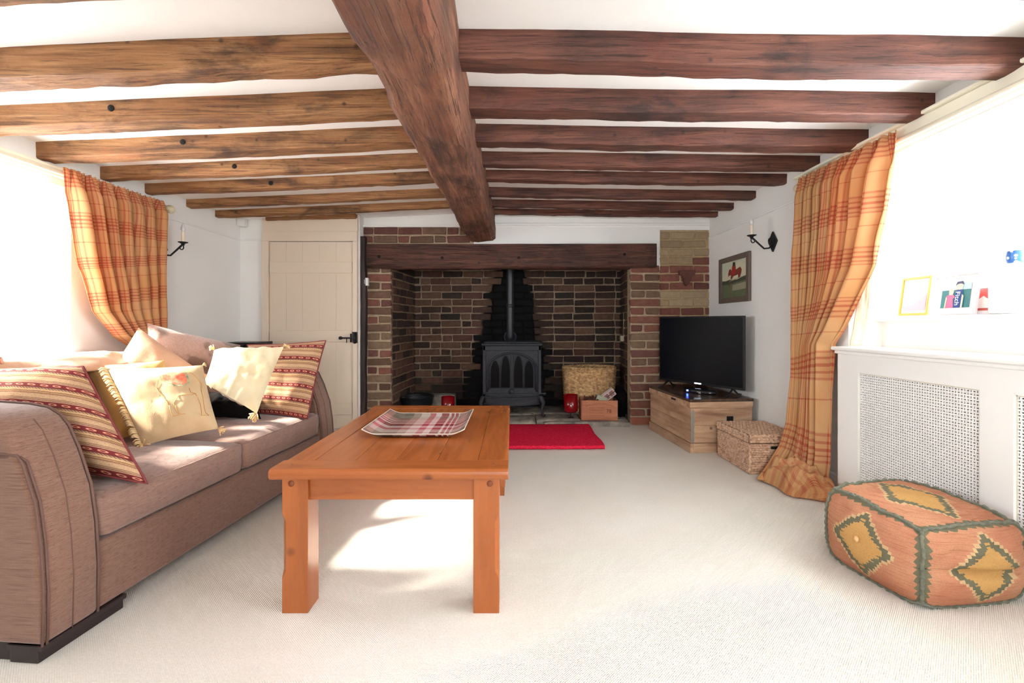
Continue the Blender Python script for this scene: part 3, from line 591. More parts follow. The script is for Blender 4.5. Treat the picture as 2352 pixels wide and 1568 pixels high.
# log basket
e = empty('log_basket', (.795, 4.72, .06)); tag(e, 'large open wicker log basket beside the stove in the fireplace', 'basket'); lbx, lby, lbh = .265, .20, .43
m = MB(); NS = 144; NR = 30
def wk(u, v):
    th = 2*PI*u; k = round(u*NS); row = int(v*NR+.5)
    r = 1-.16*(1-v)**1.2; bulge = .006*math.sin(th*22+PI*row)+.002*fbm((u*40, v*30, 1))
    return ((lbx*r+bulge)*math.cos(th), (lby*r+bulge)*math.sin(th), v*lbh)
def wk2(u, v):
    row = v*NR; fr = row-math.floor(row); th = 2*PI*u; ph = PI*(math.floor(row) % 2)
    r = 1-.10*(1-v)**1.2; b_ = .009*math.sin(th*18+ph)*math.sin(PI*fr)**.5+.009*math.sin(PI*fr)
    return ((lbx*r+b_)*math.cos(th), (lby*r+b_)*math.sin(th), v*lbh)
m.grid(wk2, NS, NR*3); m.build('woven_side', M['wicker'], e)
m = MB()
for i in range(44):
    th = 2*PI*(i+.5)/44; m.tube([((lbx*.84-.002)*math.cos(th), (lby*.84-.002)*math.sin(th), 0), (lbx*math.cos(th), lby*math.sin(th), lbh)], .0045, 5)
m.build('stake', M['wicker'], e, kind='stuff')
m = MB()
for k in range(3):
    pts = [((lbx+.008*math.cos(t*18+k*2.1))*math.cos(t), (lby+.008*math.cos(t*18+k*2.1))*math.sin(t), lbh+.008+.010*math.sin(t*18+k*2.1)) for t in [2*PI*i/150 for i in range(151)]]; m.tube(pts, .007, 6)
m.build('braided_rim', M['wicker'], e)
m = MB(); m.lathe([(0, .01), (.83, .01)], 32, sx=lbx, sy=lby); m.build('base', M['wicker'], e)
# black coal scuttle (cauldron) left
p = P(955, 925, 4.60); e = empty('coal_pot', (p.x, 4.62, .06)); tag(e, 'round black coal bucket with a curved handle on the left of the hearth', 'bucket')
MB().lathe([(0, .0), (.13, .0), (.15, .03), (.168, .10), (.176, .155), (.182, .16), (.178, .166), (.168, .155), (.16, .10), (.14, .02), (0, .015)], 32).build('bowl', plain('gunmetal', (.02, .024, .028), .35, .5), e)
m = MB(); m.tube([(.175*math.cos(t), -.0, .15+.07*math.sin(t)) if False else (.178*math.cos(t), -.02-.12*math.sin(t), .155+.02*math.sin(t)) for t in [PI*i/16 for i in range(17)]], .005, 6); m.build('handle', M['iron'], e)
# pale block behind it
m = MB(); m.box(-.19, .19, -.07, .07, 0, .155); o = m.build('stone_block', M['stone'], bevel=.02, seg=3, label='pale rough stone block behind the black coal bucket', cat='stone'); p = P(1005, 920, 4.85); o.location = (p.x, 4.86, .05)
def candle(px, Y, base_z, h, r, lab, stem=.05):
    x = (px-1176)/F*Y; e = empty('candle_holder', (x, Y, base_z)); tag(e, lab, 'candle holder', 'red glass candle holders on the hearth')
    e.pop('group', None)
    MB().lathe([(0, stem), (r*.8, stem), (r*.97, stem+.012), (r, stem+.03), (r, stem+h), (r*.95, stem+h), (r*.93, stem+.03), (r*.75, stem+.01), (0, stem+.01)], 28).build('glass_cup', M['redglass'], e)
    MB().lathe([(0, stem+.012), (r*.6, stem+.012), (r*.6, stem+h*.45), (0, stem+h*.45)], 20).build('candle', plain('red_wax', srgb(120, 8, 16), .5), e)
    MB().lathe([(0, 0), (.03, 0), (.03, .004), (.006, .008), (.005, stem-.006), (.02, stem), (0, stem)], 16).build('stem', M['iron'], e)
candle(1311, 4.38, .05, .165, .068, 'red glass candle holder in front of the wicker log basket', .055)
candle(1029, 4.42, .05, .14, .064, 'red glass candle holder to the left of the stove', .055)
# wooden wine crate with bits in it
cx, cy = .822, 4.37; e = empty('wooden_crate', (cx, cy, .05), math.radians(-3)); tag(e, 'small reddish wooden crate stencilled 78 at the right of the hearth', 'crate'); cw, cd, ch = .165, .12, .185
M['crate'] = wood('crate_wood', srgb(138, 84, 56), srgb(178, 112, 78), srgb(200, 136, 100), 0, .6, .25, 14, .15); M['cratedk'] = plain('crate_side', srgb(60, 42, 32), .7)
MB().box(-cw, cw, -cd, -cd+.012, 0, ch).build('front_board', M['crate'], e, bevel=.002)
MB().box(-cw, cw, cd-.012, cd, 0, ch).build('back_board', M['crate'], e, bevel=.002)
for s_ in (-1, 1): MB().box(s_*cw-(.006), s_*cw+.006, -cd+.012, cd-.012, 0, ch).build('side_board', M['cratedk'] if s_ > 0 else M['crate'], e, bevel=.002)
MB().box(-cw, cw, -cd, cd, .0, .01).build('base_board', M['crate'], e)
def text(name, s_, size, mat, parent, loc, rot, ext=.0006):
    cu = bpy.data.curves.new(name, 'FONT'); cu.body = s_; cu.size = size; cu.extrude = ext; cu.align_x = 'CENTER'; cu.align_y = 'CENTER'
    t = bpy.data.objects.new(name+'_tmp', cu); C.objects.link(t); bpy.context.view_layer.update()
    me = bpy.data.meshes.new_from_object(t.evaluated_get(bpy.context.evaluated_depsgraph_get())); bpy.data.objects.remove(t); me.materials.clear(); me.materials.append(mat)
    o = bpy.data.objects.new(name, me); C.objects.link(o); o.parent = parent; o.location = loc; o.rotation_euler = rot; return o
M['ink'] = plain('faded_ink', srgb(96, 56, 38), .8); M['inkf'] = plain('very_faded_ink', srgb(148, 92, 62), .8)
text('stencil', '78', .05, M['ink'], e, (.085, -cd-.001, .085), (PI/2, 0, 0))
m = MB()
for i in range(22):
    t = -1+2*i/21; x = t*.125; z = .155-.022*t*t+R.uniform(-.002, .002); m.box(x-.004, x+.003, -cd-.0008, -cd+.001, z-.006, z+.006)
for zz in (.118, .095, .07, .045):
    for i in range(12): x = -.09+i*.0115; m.box(x-.003, x+R.uniform(.001, .004), -cd-.0008, -cd+.001, zz-.005, zz+.005)
m.build('worn_stencil', M['inkf'], e)
# contents
def small(name, dims, loc, rot, mat, lab, cat, bev=.003):
    m = MB(); a, b, c = dims; m.box(-a/2, a/2, -b/2, b/2, -c/2, c/2); o = m.build(name, mat, bevel=bev, origin=(0, 0, 0), label=lab, cat=cat); o.location = loc; o.rotation_euler = rot; return o
o = small('firelighter_pack', (.13, .04, .075), (.925, 4.38, .27), (.2, -.62, .1), flat('pale_pink_card', 214, 196, 190), 'pale patterned packet sticking up at an angle out of the crate', 'packet')
for i, (a, b) in enumerate(((-.028, .005), (.028, .005))): MB().box(a-.022, a+.022, -.0215, -.02, -.025, .028).build('printed_panel', flat('packet_print%d' % i, 150, 112, 104), o)
MB().box(-.065, .065, -.0222, -.02, -.004, .004).build('band', flat('packet_band', 92, 66, 60), o)
small('paper_pad', (.10, .05, .055), (.855, 4.37, .235), (.1, .35, 0), flat('grey_green_card', 176, 178, 156), 'grey green folded card lying on top of the crate', 'card')
m = MB()
for i in range(9): x = .68+i*.016; m.tube([(x, 4.33+R.uniform(0, .08), .22), (x+R.uniform(.02, .05), 4.36+R.uniform(0, .06), .245+R.uniform(0, .012))], R.uniform(.006, .012), 6)
m.build('kindling', plain('kindling_bark', srgb(92, 56, 42), .9), kind='stuff', label='short dark sticks of kindling in the wooden crate', cat='kindling')
# slumped black bag-like shape by the crate
def blob(name, c, r, mat, seed, amp=.15, label=None, cat=None, sq=.75):
    m = MB()
    def f(u, v):
        th = 2*PI*u; ph = PI*(v-.5); d = Vector((math.copysign(abs(math.cos(ph))**sq, 1)*math.copysign(abs(math.cos(th))**sq, math.cos(th)), math.copysign(abs(math.cos(ph))**sq, 1)*math.copysign(abs(math.sin(th))**sq, math.sin(th)), math.copysign(abs(math.sin(ph))**sq, math.sin(ph))))
        k = 1+amp*fbm((d.x*2+seed, d.y*2, d.z*2)); return Vector((d.x*r[0]*k, d.y*r[1]*k, d.z*r[2]*k))
    m.grid(f, 36, 20); o = m.build(name, mat, origin=(0, 0, 0), merge=True, label=label, cat=cat); o.location = c; return o
bb = blob('black_shape', (1.058, 4.46, .185), (.055, .10, .135), M['blkcl'], 3, .35, 'slumped black bag-like shape between the wooden crate and the right brick pier', 'bag')
m = MB(); m.tube([(0, 0, .10), (.012, -.01, .16), (.022, 0, .20)], [.03, .022, .012], 8); m.build('shape_neck', M['blkcl'], bb)

# ------------------------------------------------------------------ red rug
m = MB()
def rg(u, v): return (-.70+1.40*u+.006*math.sin(v*9), 3.44+.755*v+.006*math.sin(u*7), .018+.002*fbm((u*20, v*12, 0)))
m.grid(rg, 60, 30); W = 61
m.build('rug', M['rug'], solid=.022, bevel=0, label='bright red short-pile rug in front of the hearth', cat='rug', origin=(0, 3.8, 0))

# ------------------------------------------------------------------ coffee table
tx0, tx1, ty0, ty1, tz = -.785, -.012, 1.47, 2.64, .48
e = empty('coffee_table', ((tx0+tx1)/2, (ty0+ty1)/2, 0)); tag(e, 'orange waxed pine coffee table with thick square legs on the pale carpet', 'table')
ox, oy = (tx0+tx1)/2, (ty0+ty1)/2; hw, hl = (tx1-tx0)/2, (ty1-ty0)/2; th = .034; bw = .105
def tb(name, x0, x1, y0, y1, z0, z1, mat, bev=.0015, seg=2): return MB().box(x0, x1, y0, y1, z0, z1).build(name, M[mat], e, bevel=bev, seg=seg)
# border boards with rounded outer edge: profile prisms
def edgeboard(x0, x1, y0, y1, outer, mat):
    """outer: '-y','+y','-x','+x' side carries the rounded nose"""
    r = .016; z0, z1 = tz-th, tz; arc = [(r-r*math.sin(a), z1-r+r*math.cos(a)) for a in [i*PI/2/6 for i in range(7)]]  # from (r,z1) to (0,z1-r)
    pr = [(d_, z) for d_, z in arc]+[(0.002, z0+.006), (.006, z0)]
    m = MB()
    if outer[1] == 'y':
        L = y1-y0; q = [(y0+d_, z) if outer[0] == '-' else (y1-d_, z) for d_, z in pr]; q += [((y1 if outer[0] == '-' else y0), z0), ((y1 if outer[0] == '-' else y0), z1)]; m.prism(q, x1-x0, 'X', x0)
    else:
        q = [(x0+d_, z) if outer[0] == '-' else (x1-d_, z) for d_, z in pr]; q += [((x1 if outer[0] == '-' else x0), z0), ((x1 if outer[0] == '-' else x0), z1)]; m.prism(q, y1-y0, 'Y', y0)
    return m.build('border_board', M[mat], e, bevel=.001, seg=1)
edgeboard(-hw, hw, -hl, -hl+bw, '-y', 'tbX'); edgeboard(-hw, hw, hl-bw, hl, '+y', 'tbX')
edgeboard(-hw, -hw+bw, -hl+bw+.001, hl-bw-.001, '-x', 'tbY'); edgeboard(hw-bw, hw, -hl+bw+.001, hl-bw-.001, '+x', 'tbY')
iw = (2*hw-2*bw)/4
for i in range(4): a = -hw+bw+i*iw; tb('plank', a+.0008, a+iw-.0008, -hl+bw+.001, hl-bw-.001, tz-.026, tz-.0006, 'tbY', .001)
for sx in (-1, 1):
    for sy in (-1, 1):
        ls = .085; x0 = sx*(hw-.03)-(ls if sx > 0 else 0); y0 = sy*(hl-.03)-(ls if sy > 0 else 0); c = (x0+ls/2, y0+ls/2); h2 = ls/2
        m = MB(); rings = [(0, 0), (.115, 0), (.14, .014), (.30, .014), (.325, 0), (tz-th, 0)]
        vs = []
        for z, ch in rings:
            q = max(ch, .0015); ox_ = sx*1; # chamfer on the outer corner, stopped top and bottom
            for (a, b) in ((-1, -1), (1, -1), (1, 1), (-1, 1)):
                k = q if (a == sx) else .0015
                if (a, b) in ((-1, -1), (1, 1)): vs += [(c[0]+a*(h2), c[1]+b*(h2-k), z), (c[0]+a*(h2-k), c[1]+b*h2, z)]
                else: vs += [(c[0]+a*(h2-k), c[1]+b*h2, z), (c[0]+a*h2, c[1]+b*(h2-k), z)]
        n8 = 8; fs = [(i*n8+j, i*n8+(j+1) % n8, (i+1)*n8+(j+1) % n8, (i+1)*n8+j) for i in range(len(rings)-1) for j in range(n8)]+[tuple(range(n8-1, -1, -1)), tuple((len(rings)-1)*n8+j for j in range(n8))]
        m.add(vs, fs); lg = m.build('leg', M['tbZ'], e)
        m = MB(); m.lathe([(0, -.0025), (.0095, -.002), (.0105, .0), (.0105, .004)], 14, (c[0]-sx*.012*-1, c[1]-h2, .425), axis='Y'); m.build('peg', plain('dark_peg', srgb(116, 56, 24), .5), lg) if sy < 0 else None
tb('apron', -hw+.115, hw-.115, -hl+.045, -hl+.068, .367, tz-th, 'tbX'); tb('apron', -hw+.115, hw-.115, hl-.068, hl-.045, .367, tz-th, 'tbX')
tb('apron', -hw+.045, -hw+.068, -hl+.115, hl-.115, .367, tz-th, 'tbY'); tb('apron', hw-.068, hw-.045, -hl+.115, hl-.115, .367, tz-th, 'tbY')
dr = tb('drawer', hw-.045, hw-.012, -hl+.16, hl-.16, .367, tz-th-.004, 'tbY', .002)
for x, y in ((-hw+.05, -hl+.05), (hw-.05, -hl+.05), (hw-.05, hl-.05)): m = MB(); m.lathe([(0, tz+.0004), (.006, tz+.0004), (.006, tz-.002)], 10, (x, y, 0)); m.build('plug', plain('plug', srgb(150, 80, 34), .4), e)
# tray
tc = P(960, 975, 2.08); e = empty('tray', (-.405, 2.09, tz)); tag(e, 'tartan tray with flared ends lying on the coffee table', 'tray')
def tr(u, v):
    x = (u-.5)*.42; y = (v-.5)*.44; k = max(0, abs(u-.5)*2-.70)/.30; kk = max(0, abs(v-.5)*2-.93)/.07
    return (x, y, .006+.032*k**1.5+.012*kk*(1-k))
m = MB(); m.grid(tr, 40, 30); o = m.build('dish', M['tartan'], e, solid=.003)
pts = [tr(i/40, 0) for i in range(41)]+[tr(1, i/30) for i in range(1, 31)]+[tr(1-i/40, 1) for i in range(1, 41)]+[tr(0, 1-i/30) for i in range(1, 31)]
m = MB(); m.tube(pts, .0022, 6); m.build('rim', M['silver'], e)

# ------------------------------------------------------------------ pine trunk
ux = Vector((.985, .09, 0)).normalized(); rz = math.atan2(ux.y, ux.x)
e = empty('blanket_box', (1.315, 3.36, 0), rz); tag(e, 'old stripped pine trunk with dark top under the television', 'trunk'); tw, tl, hgt = .475, .76, .395
M['pnZ'] = M['pnX']
for i, (z0, z1) in enumerate(((.0, .07), (.072, .20), (.201, .325))):
    g = -.008 if i == 0 else 0
    MB().box(g, .02, .0+g, tl-g, z0, z1).build('front_plank', M['pnY'], e, bevel=.002); MB().box(.02, tw, g, .02, z0, z1).build('end_plank', M['pnX'], e, bevel=.002)
MB().box(.02, tw, .02, tl, 0, .325).build('carcass', M['pnX'], e)
m = MB(); m.box(.002, .024, -.0008, .004, .075, .31)
for i in range(5): m.box(.0, .026, -.0014, .004, .09+i*.046, .108+i*.046)
m.build('dovetail', M['zinc'], e)
m = MB(); m.box(-.014, tw, -.014, tl, .335, .375).box(-.008, tw, -.008, tl, .325, .336); m.build('lid_rail', M['pnX'], e, bevel=.005); MB().box(-.016, tw+.002, -.016, tl+.005, .375, hgt).build('lid', M['pntop'], e, bevel=.003)
MB().box(-.0150, -.0135, .22, .30, .348, .362).build('keyhole_plate', M['hole'], e)
m = MB(); m.box(.275, .325, -.006, .0, .195, .265); m.tube([(.29, -.008, .225), (.29, -.04, .222), (.315, -.045, .20), (.36, -.045, .20), (.37, -.008, .225)], .006, 8); m.build('handle', M['iron'], e, bevel=.004)
# television
A = Vector((1.335, 4.14, 0)); B = Vector((1.742, 3.43, 0)); dv_ = (B-A); rz = math.atan2(dv_.y, dv_.x); L = dv_.length
e = empty('television', ((A+B)/2+Vector((0, 0, hgt)))); e.rotation_euler = (0, 0, rz); tag(e, 'large black flat screen television standing on the pine trunk', 'television')
MB().box(-L/2, L/2, -.0, .022, .05, .615).build('casing', M['blk'], e, bevel=.004); MB().box(-L/2+.012, L/2-.012, -.002, .001, .068, .603).build('screen', M['screen'], e)
MB().box(-L/2+.1, L/2-.1, .02, .055, .09, .42).build('rear_housing', M['blk'], e, bevel=.01)
for s_ in (-1, 1):
    m = MB(); x = s_*(L/2-.10); m.tube([(x, .01, .055), (x+s_*.01, -.05, .012), (x+s_*.02, -.10, .005)], [.008, .007, .006], 6); m.tube([(x, .01, .055), (x+s_*.005, .06, .012), (x+s_*.01, .10, .005)], [.008, .007, .006], 6); m.build('foot', M['blk'], e)
MB().box(-.03, .03, -.004, .0, .056, .064).build('badge', M['badgeglow'], e)  # badge is given a glow of its own; it is no lamp
p = P(1615, 888, 3.72); e = empty('set_top_box', (1.50, 3.66, hgt), -.9); tag(e, 'flat glossy black media box with a blue light on the trunk below the television', 'media box')
m = MB(); m.lathe([(0, .0), (.10, 0), (.115, .006), (.115, .022), (.10, .032), (0, .034)], 32, sx=1.25, sy=.6); m.build('case', plain('gloss_black', (.01, .011, .014), .08, 0, .7), e)
MB().box(-.072, -.060, -.067, -.060, .014, .024).build('light', M['led'], e, label='blue indicator light')
MB().box(.03, .05, -.070, -.062, .006, .022).build('dial', plain('chrome', (.6, .6, .65), .2, 1), e)

# ------------------------------------------------------------------ seagrass lidded basket
e = empty('storage_basket', (1.503, 2.885, 0), math.radians(2)); tag(e, 'square lidded basket of twisted seagrass rope between the trunk and the curtain', 'basket'); bw_, bl_, bh_ = .325, .415, .245
def ropes(m, o, du, dv, w_, h, nrm, nrow, ntw, depth=.009):
    du = Vector(du); dv = Vector(dv); nrm = Vector(nrm); o = Vector(o)
    def f(u, v):
        row = v*nrow; fr = row-math.floor(row); ph = .5*(math.floor(row) % 2); t = math.sin(PI*((u*ntw+ph+fr*.35) % 1.0)); return o+du*(u*w_)+dv*(v*h)+nrm*(depth*(math.sin(PI*fr)**.6)*(.35+.65*abs(t)))
    m.grid(f, ntw*5, nrow*4)
m = MB(); ropes(m, (0, bl_, 0), (0, -1, 0), (0, 0, 1), bl_, bh_-.055, (-1, 0, 0), 13, 20); ropes(m, (0, 0, 0), (1, 0, 0), (0, 0, 1), bw_, bh_-.055, (0, -1, 0), 13, 16); ropes(m, (bw_, 0, 0), (0, 1, 0), (0, 0, 1), bl_, bh_-.055, (1, 0, 0), 13, 20); m.box(.0, bw_, .0, bl_, 0, bh_-.06); m.build('body', M['seagrass'], e)
m = MB(); ropes(m, (-.006, bl_, bh_-.05), (0, -1, 0), (0, 0, 1), bl_, .05, (-1, 0, 0), 3, 20); ropes(m, (-.006, -.004, bh_-.05), (1, 0, 0), (0, 0, 1), bw_, .05, (0, -1, 0), 3, 16); ropes(m, (-.006, -.004, bh_), (1, 0, 0), (0, 1, 0), bw_+.006, bl_, (0, 0, 1), 18, 14, .007); m.box(-.004, bw_, -.002, bl_, bh_-.05, bh_); m.build('lid', M['seagrass'], e)
m = MB(); pts = lambda x, y: [(x, y, 0.004), (x, y, bh_-.058)]
for x, y in ((-.002, -.002),): m.tube([(x+.003*math.cos(i), y+.003*math.sin(i), .004+i*.0062) for i in range(30)], .010, 6)
m.build('corner_rope', M['seagrass'], e); m = MB(); m.box(.13, .21, -.012, -.002, .158, .176); m.build('hand_hole', M['hole'], e, bevel=.004)

# ------------------------------------------------------------------ radiator cover
Y0, Y1 = .95, 2.505; xf = 1.785
e = empty('radiator_cover', (xf, (Y0+Y1)/2, 0)); yc = (Y0+Y1)/2; tag(e, 'white radiator cover with perforated grille panels under the right window', 'radiator cover')
def rb(name, x0, x1, y0, y1, z0, z1, mat='trim', bev=.003): return MB().box(x0, x1, y0-yc, y1-yc, z0, z1).build(name, M[mat], e, bevel=bev)
zsft = .825; g1a, g1b, g2a, g2b = 1.745, 2.36, 1.05, 1.628; gz0, gz1 = .13, .697
m = MB(); m.box(0, .018, Y1-yc-(Y1-g1b), Y1-yc, 0, zsft-.02).box(0, .018, g2b-yc, g1a-yc, 0, zsft-.02).box(0, .018, Y0-yc, g2a-yc, 0, zsft-.02)
for a, b in ((g2a, g2b), (g1a, g1b)): m.box(0, .018, a-yc, b-yc, gz1, zsft-.02).box(0, .018, a-yc, b-yc, 0, gz0)
m.build('front_panel', M['trim'], e, bevel=0)
rb('side_panel', .018, .235, Y1-.018, Y1, 0, zsft-.02); rb('shelf', -.028, .235, Y0-.02, Y1+.02, zsft-.02, zsft, bev=.007); m = MB(); m.box(-.016, 0, Y0-yc, Y1-yc+.008, zsft-.038, zsft-.02); m.build('moulding', M['trim'], e, bevel=.006)
def grille(y0, y1, z0, z1):
    p = .0125; ny = int((y1-y0)/p); nz = int((z1-z0)/p); vs = []; fs = []
    for j in range(nz):
        for i in range(ny):
            cy = y0+(i+.5)*p-yc; cz = z0+(j+.5)*p; h = p/2; q = .0043; b = len(vs)
            if (i+j) % 2 == 0: hole = [(-q, -q*.55), (q, -q*.55), (q, q*.55), (-q, q*.55)]
            else: hole = [(-q*.55, -q), (q*.55, -q), (q*.55, q), (-q*.55, q)]
            vs += [(.011, cy-h, cz-h), (.011, cy+h, cz-h), (.011, cy+h, cz+h), (.011, cy-h, cz+h)]+[(.011, cy+a, cz+c_) for a, c_ in hole]+[(.014, cy+a, cz+c_) for a, c_ in hole]
            for k in range(4): k2 = (k+1) % 4; fs.append((b+k, b+k2, b+4+k2, b+4+k)); fs.append((b+4+k, b+4+k2, b+8+k2, b+8+k))
    m = MB(); m.add(vs, fs); m.build('grille', M['trim'], e)
    m = MB(); m.box(.011, .018, y0-yc-.001, y0-yc+.004, z0, z1).box(.011, .018, y1-yc-.004, y1-yc+.001, z0, z1).box(.011, .018, y0-yc, y1-yc, z1-.004, z1); m.build('grille_bead', plain('bead', srgb(226, 214, 188), .5), e)
grille(g1a, g1b, gz0, gz1); grille(g2a, g2b, gz0, gz1)
m = MB()
for i in range(28): yy = Y0+.08+i*.05-yc; m.box(.08, .13, yy, yy+.042, .12, .68)
m.build('radiator_fins', plain('radiator_grey', srgb(96, 94, 92), .5), e, bevel=.008)

# ------------------------------------------------------------------ sofa
SR = -math.atan2(.145, 1.71); e = sofa = empty('sofa', (-1.31, 1.27, 0), SR); tag(e, 'two-seat brown chenille sofa with rolled square arms against the left wall', 'sofa')
SL = 1.716; AW = .165; SD = .93
def armprof(o=0):
    base = [(-SD, .05), (0, .05), (.004, .20), (-.004, .33), (-.022, .45), (-.05, .56), (-.085, .645), (-.115, .678), (-.155, .700), (-.22, .710), (-.32, .715), (-SD+.1, .725), (-SD, .69)]
    return [(x-.012 if .5 < z < .9 and x > -.8 else x, z-.013 if z > .6 else z) for x, z in base]
def softprism(prof, y0, y1, r, name, mat, parent, nr=3):
    """extruded outline along y with rounded long edges"""
    n = len(prof); cx = sum(p[0] for p in prof)/n; cz = sum(p[1] for p in prof)/n; m = MB(); rings = []
    nrm = []
    for i in range(n):
        a = Vector(prof[i-1]); b = Vector(prof[(i+1) % n]); d = (b-a).normalized(); nrm.append(Vector((d.y, -d.x)))
    if sum(prof[i][0]*prof[(i+1) % n][1]-prof[(i+1) % n][0]*prof[i][1] for i in range(n)) < 0: nrm = [-q for q in nrm]
    seq = [(y0+r*(1-math.cos(t*PI/2/nr)), r*(1-math.sin(t*PI/2/nr))) for t in range(nr+1)]; seq += [(y1-(y-y0), o) for y, o in reversed(seq)]
    vs = []
    for y, o in seq: vs += [(prof[i][0]-nrm[i].x*o, y, prof[i][1]-nrm[i].y*o) for i in range(n)]
    fs = [(k*n+i, k*n+(i+1) % n, (k+1)*n+(i+1) % n, (k+1)*n+i) for k in range(len(seq)-1) for i in range(n)]
    m.add(vs, fs, smooth=True); m.add(vs[:n], [tuple(range(n))]); m.add(vs[-n:], [tuple(range(n-1, -1, -1))])
    o = m.build(name, mat, parent); return o
AP = armprof()
for k, (y0, y1) in enumerate(((0, AW), (SL-AW, SL))):
    a = softprism(AP, y0, y1, .018, 'arm', M['sofa'], e)
    md = a.modifiers.new('b', 'BEVEL'); md.width = .01; md.segments = 2; md.limit_method = 'ANGLE'; md.angle_limit = .7
    for yy in ((y1-.004,) if k == 0 else (y0+.004, y1-.004)):
        m = MB(); m.tube([(x, yy, z) for x, z in AP[1:-1]], .0042, 6); m.build('piping', M['pipe'], a)
    for off in (.004, .016):   # double welt: up the near front corner, then back along the side
        m = MB(); pts = [(x+.001, y0+off, z) for x, z in AP[1:6] if z < .57]+[(-.075, y0+off*.6, .582-off*.4), (-.11, y0-.0005, .588-off*.7), (-.5, y0-.0005, .59-off*.7)]; m.tube(pts, .0036, 6); m.build('piping', M['pipe'], a)
    m = MB(); m.tube([(x+.0006, y0+.085, z) for x, z in AP[1:8]], .0016, 5); m.build('seam', M['pipe'], a)
m = MB(); m.box(-SD+.12, -.008, AW-.02, SL-AW+.02, .05, .262); m.build('front_rail', M['sofa'], e, bevel=.012, seg=3)
m = MB(); m.prism([(-SD, .05), (-.68, .05), (-.72, .60), (-.76, .76), (-.80, .785), (-.86, .79), (-.90, .775), (-SD, .70)], SL-2*AW+.06, 'Y', AW-.03); m.build('backrest', M['sofa'], e, bevel=.02, seg=3)
m = MB(); m.tube([(-.765, AW, .775), (-.765, SL-AW, .775)], .005, 6); m.build('piping', M['pipe'], e)
for y0, y1 in ((0.004, .26), (SL-.26, SL-.004)):
    m = MB(); m.box(-.10, -.012, y0, y1, 0.0, .05).box(-.112, -.0, y0-.0, y1, .034, .05); m.build('plinth_foot', M['plinth'], e, bevel=.003)
    m = MB(); m.box(-SD+.02, -SD+.12, y0, y1, 0, .05); m.build('plinth_foot', M['plinth'], e, bevel=.003)
MB().box(-.9, -.1, .012, .06, .0, .05).build('plinth_foot', M['plinth'], e, bevel=.003)
def boxcush(name, x0, x1, y0, y1, z0, z1, crown, mat, seed, parent):
    """seat cushion: rounded box with a crowned top"""
    m = MB(); cx, cy, cz = (x0+x1)/2, (y0+y1)/2, (z0+z1)/2; hx, hy, hz = (x1-x0)/2, (y1-y0)/2, (z1-z0)/2; r = .028; N_ = 22
    def pt(a, b, c):
        X, Y, Z = a*hx, b*hy, c*hz; q = Vector((max(-hx+r, min(hx-r, X)), max(-hy+r, min(hy-r, Y)), max(-hz+r, min(hz-r, Z)))); d = Vector((X, Y, Z))-q
        if d.length > 1e-9: d = d.normalized()*r
        p = q+d; w_ = max(0, (1-abs(a)**2.6))*max(0, (1-abs(b)**2.6)); k = fbm((a*2.2+seed, b*2.2, c), 3)
        seam = -.006*math.exp(-((b-.12)/.03)**2)*(1 if a > -.3 else 0)
        p.z += (crown*w_*(1 if c > 0 else -.0))+.010*k*w_+seam*(c > 0); p.x += (.018*(1-b*b)*(1-abs(c))+.004*k+seam*(1-abs(c)))*(a > .5); p.y += .01*(1-a*a)*(1-abs(c))*b
        return p+Vector((cx, cy, cz))
    for ax in range(3):
        for s_ in (-1, 1):
            def f(u, v, ax=ax, s_=s_):
                a = [u*2-1, v*2-1]; a.insert(ax, s_); return pt(*a)
            m.grid(f, N_, N_)
    o = m.build(name, mat, parent, merge=.0004)
    for zz in (z1-.008, z0+.008):
        pts = []
        for i in range(25): b = -1+2*i/24; q = pt(1, b*.98, .92 if zz > cz else -.92); pts.append((q.x-.002, q.y, q.z+.001))
        mm = MB(); mm.tube(pts, .0032, 6); mm.build('piping', M['seat'], o)
    return o
ym = SL/2-.015
boxcush('seat_cushion', -.72, .006, AW+.004, ym-.003, .268, .408, .028, M['seat'], 3, e); boxcush('seat_cushion', -.72, .002, ym+.003, SL-AW-.004, .268, .405, .026, M['seat'], 8, e)

# ------------------------------------------------------------------ cushions
def pillow(name, c, T, mat, label=None, cat='cushion', seed=0, n=22, pinch=.06, pw=2.6, pipe=None, sag=.0, wr=.006, parent=None):
    """c: bl, br, tr, tl corner points; T thickness"""
    bl, br, tr_, tl = [Vector(q) for q in c]; o0 = (bl+br+tr_+tl)/4; N0 = (br-bl).cross(tl-bl).normalized()
    if N0.dot(Vector((0, 0, EYE))-o0) < 0: N0 = -N0
    def surf(u, v, s_):
        a, b = 2*u-1, 2*v-1; a2 = a*(1-pinch*(1-b*b)*abs(a)**3); b2 = b*(1-pinch*(1-a*a)*abs(b)**3); U, V = (a2+1)/2, (b2+1)/2
        p = bl.lerp(br, U).lerp(tl.lerp(tr_, U), V); t = max(0, (1-abs(a)**pw)*(1-abs(b)**pw))**.62
        k = fbm((a*1.8+seed, b*1.8, s_*.5+seed), 3); k2 = fbm((a*4+seed*2, b*4, s_), 2)
        p = p+N0*(s_*T/2*t*(1+.14*k)+wr*k2*min(1, t*2+.2)); p.z -= sag*t*(1-v); return p
    m = MB()
    for s_ in (1, -1): m.grid(lambda u, v: surf(u, v, s_), n, n)
    o = m.build(name, mat, parent, origin=o0, merge=False)
    if label: tag(o, label, cat)
    if pipe:
        L = [(i/16, 0) for i in range(16)]+[(1, i/16) for i in range(16)]+[(1-i/16, 1) for i in range(16)]+[(0, 1-i/16) for i in range(17)]
        mm = MB(); mm.tube([surf(a, b, 1)-o0 for a, b in L], .0045, 6); mm.build('piping', pipe, o)
    o['_'] = 0; del o['_']
    return o, surf, o0, N0
redp = plain('dark_red_piping', srgb(112, 44, 44), .8)
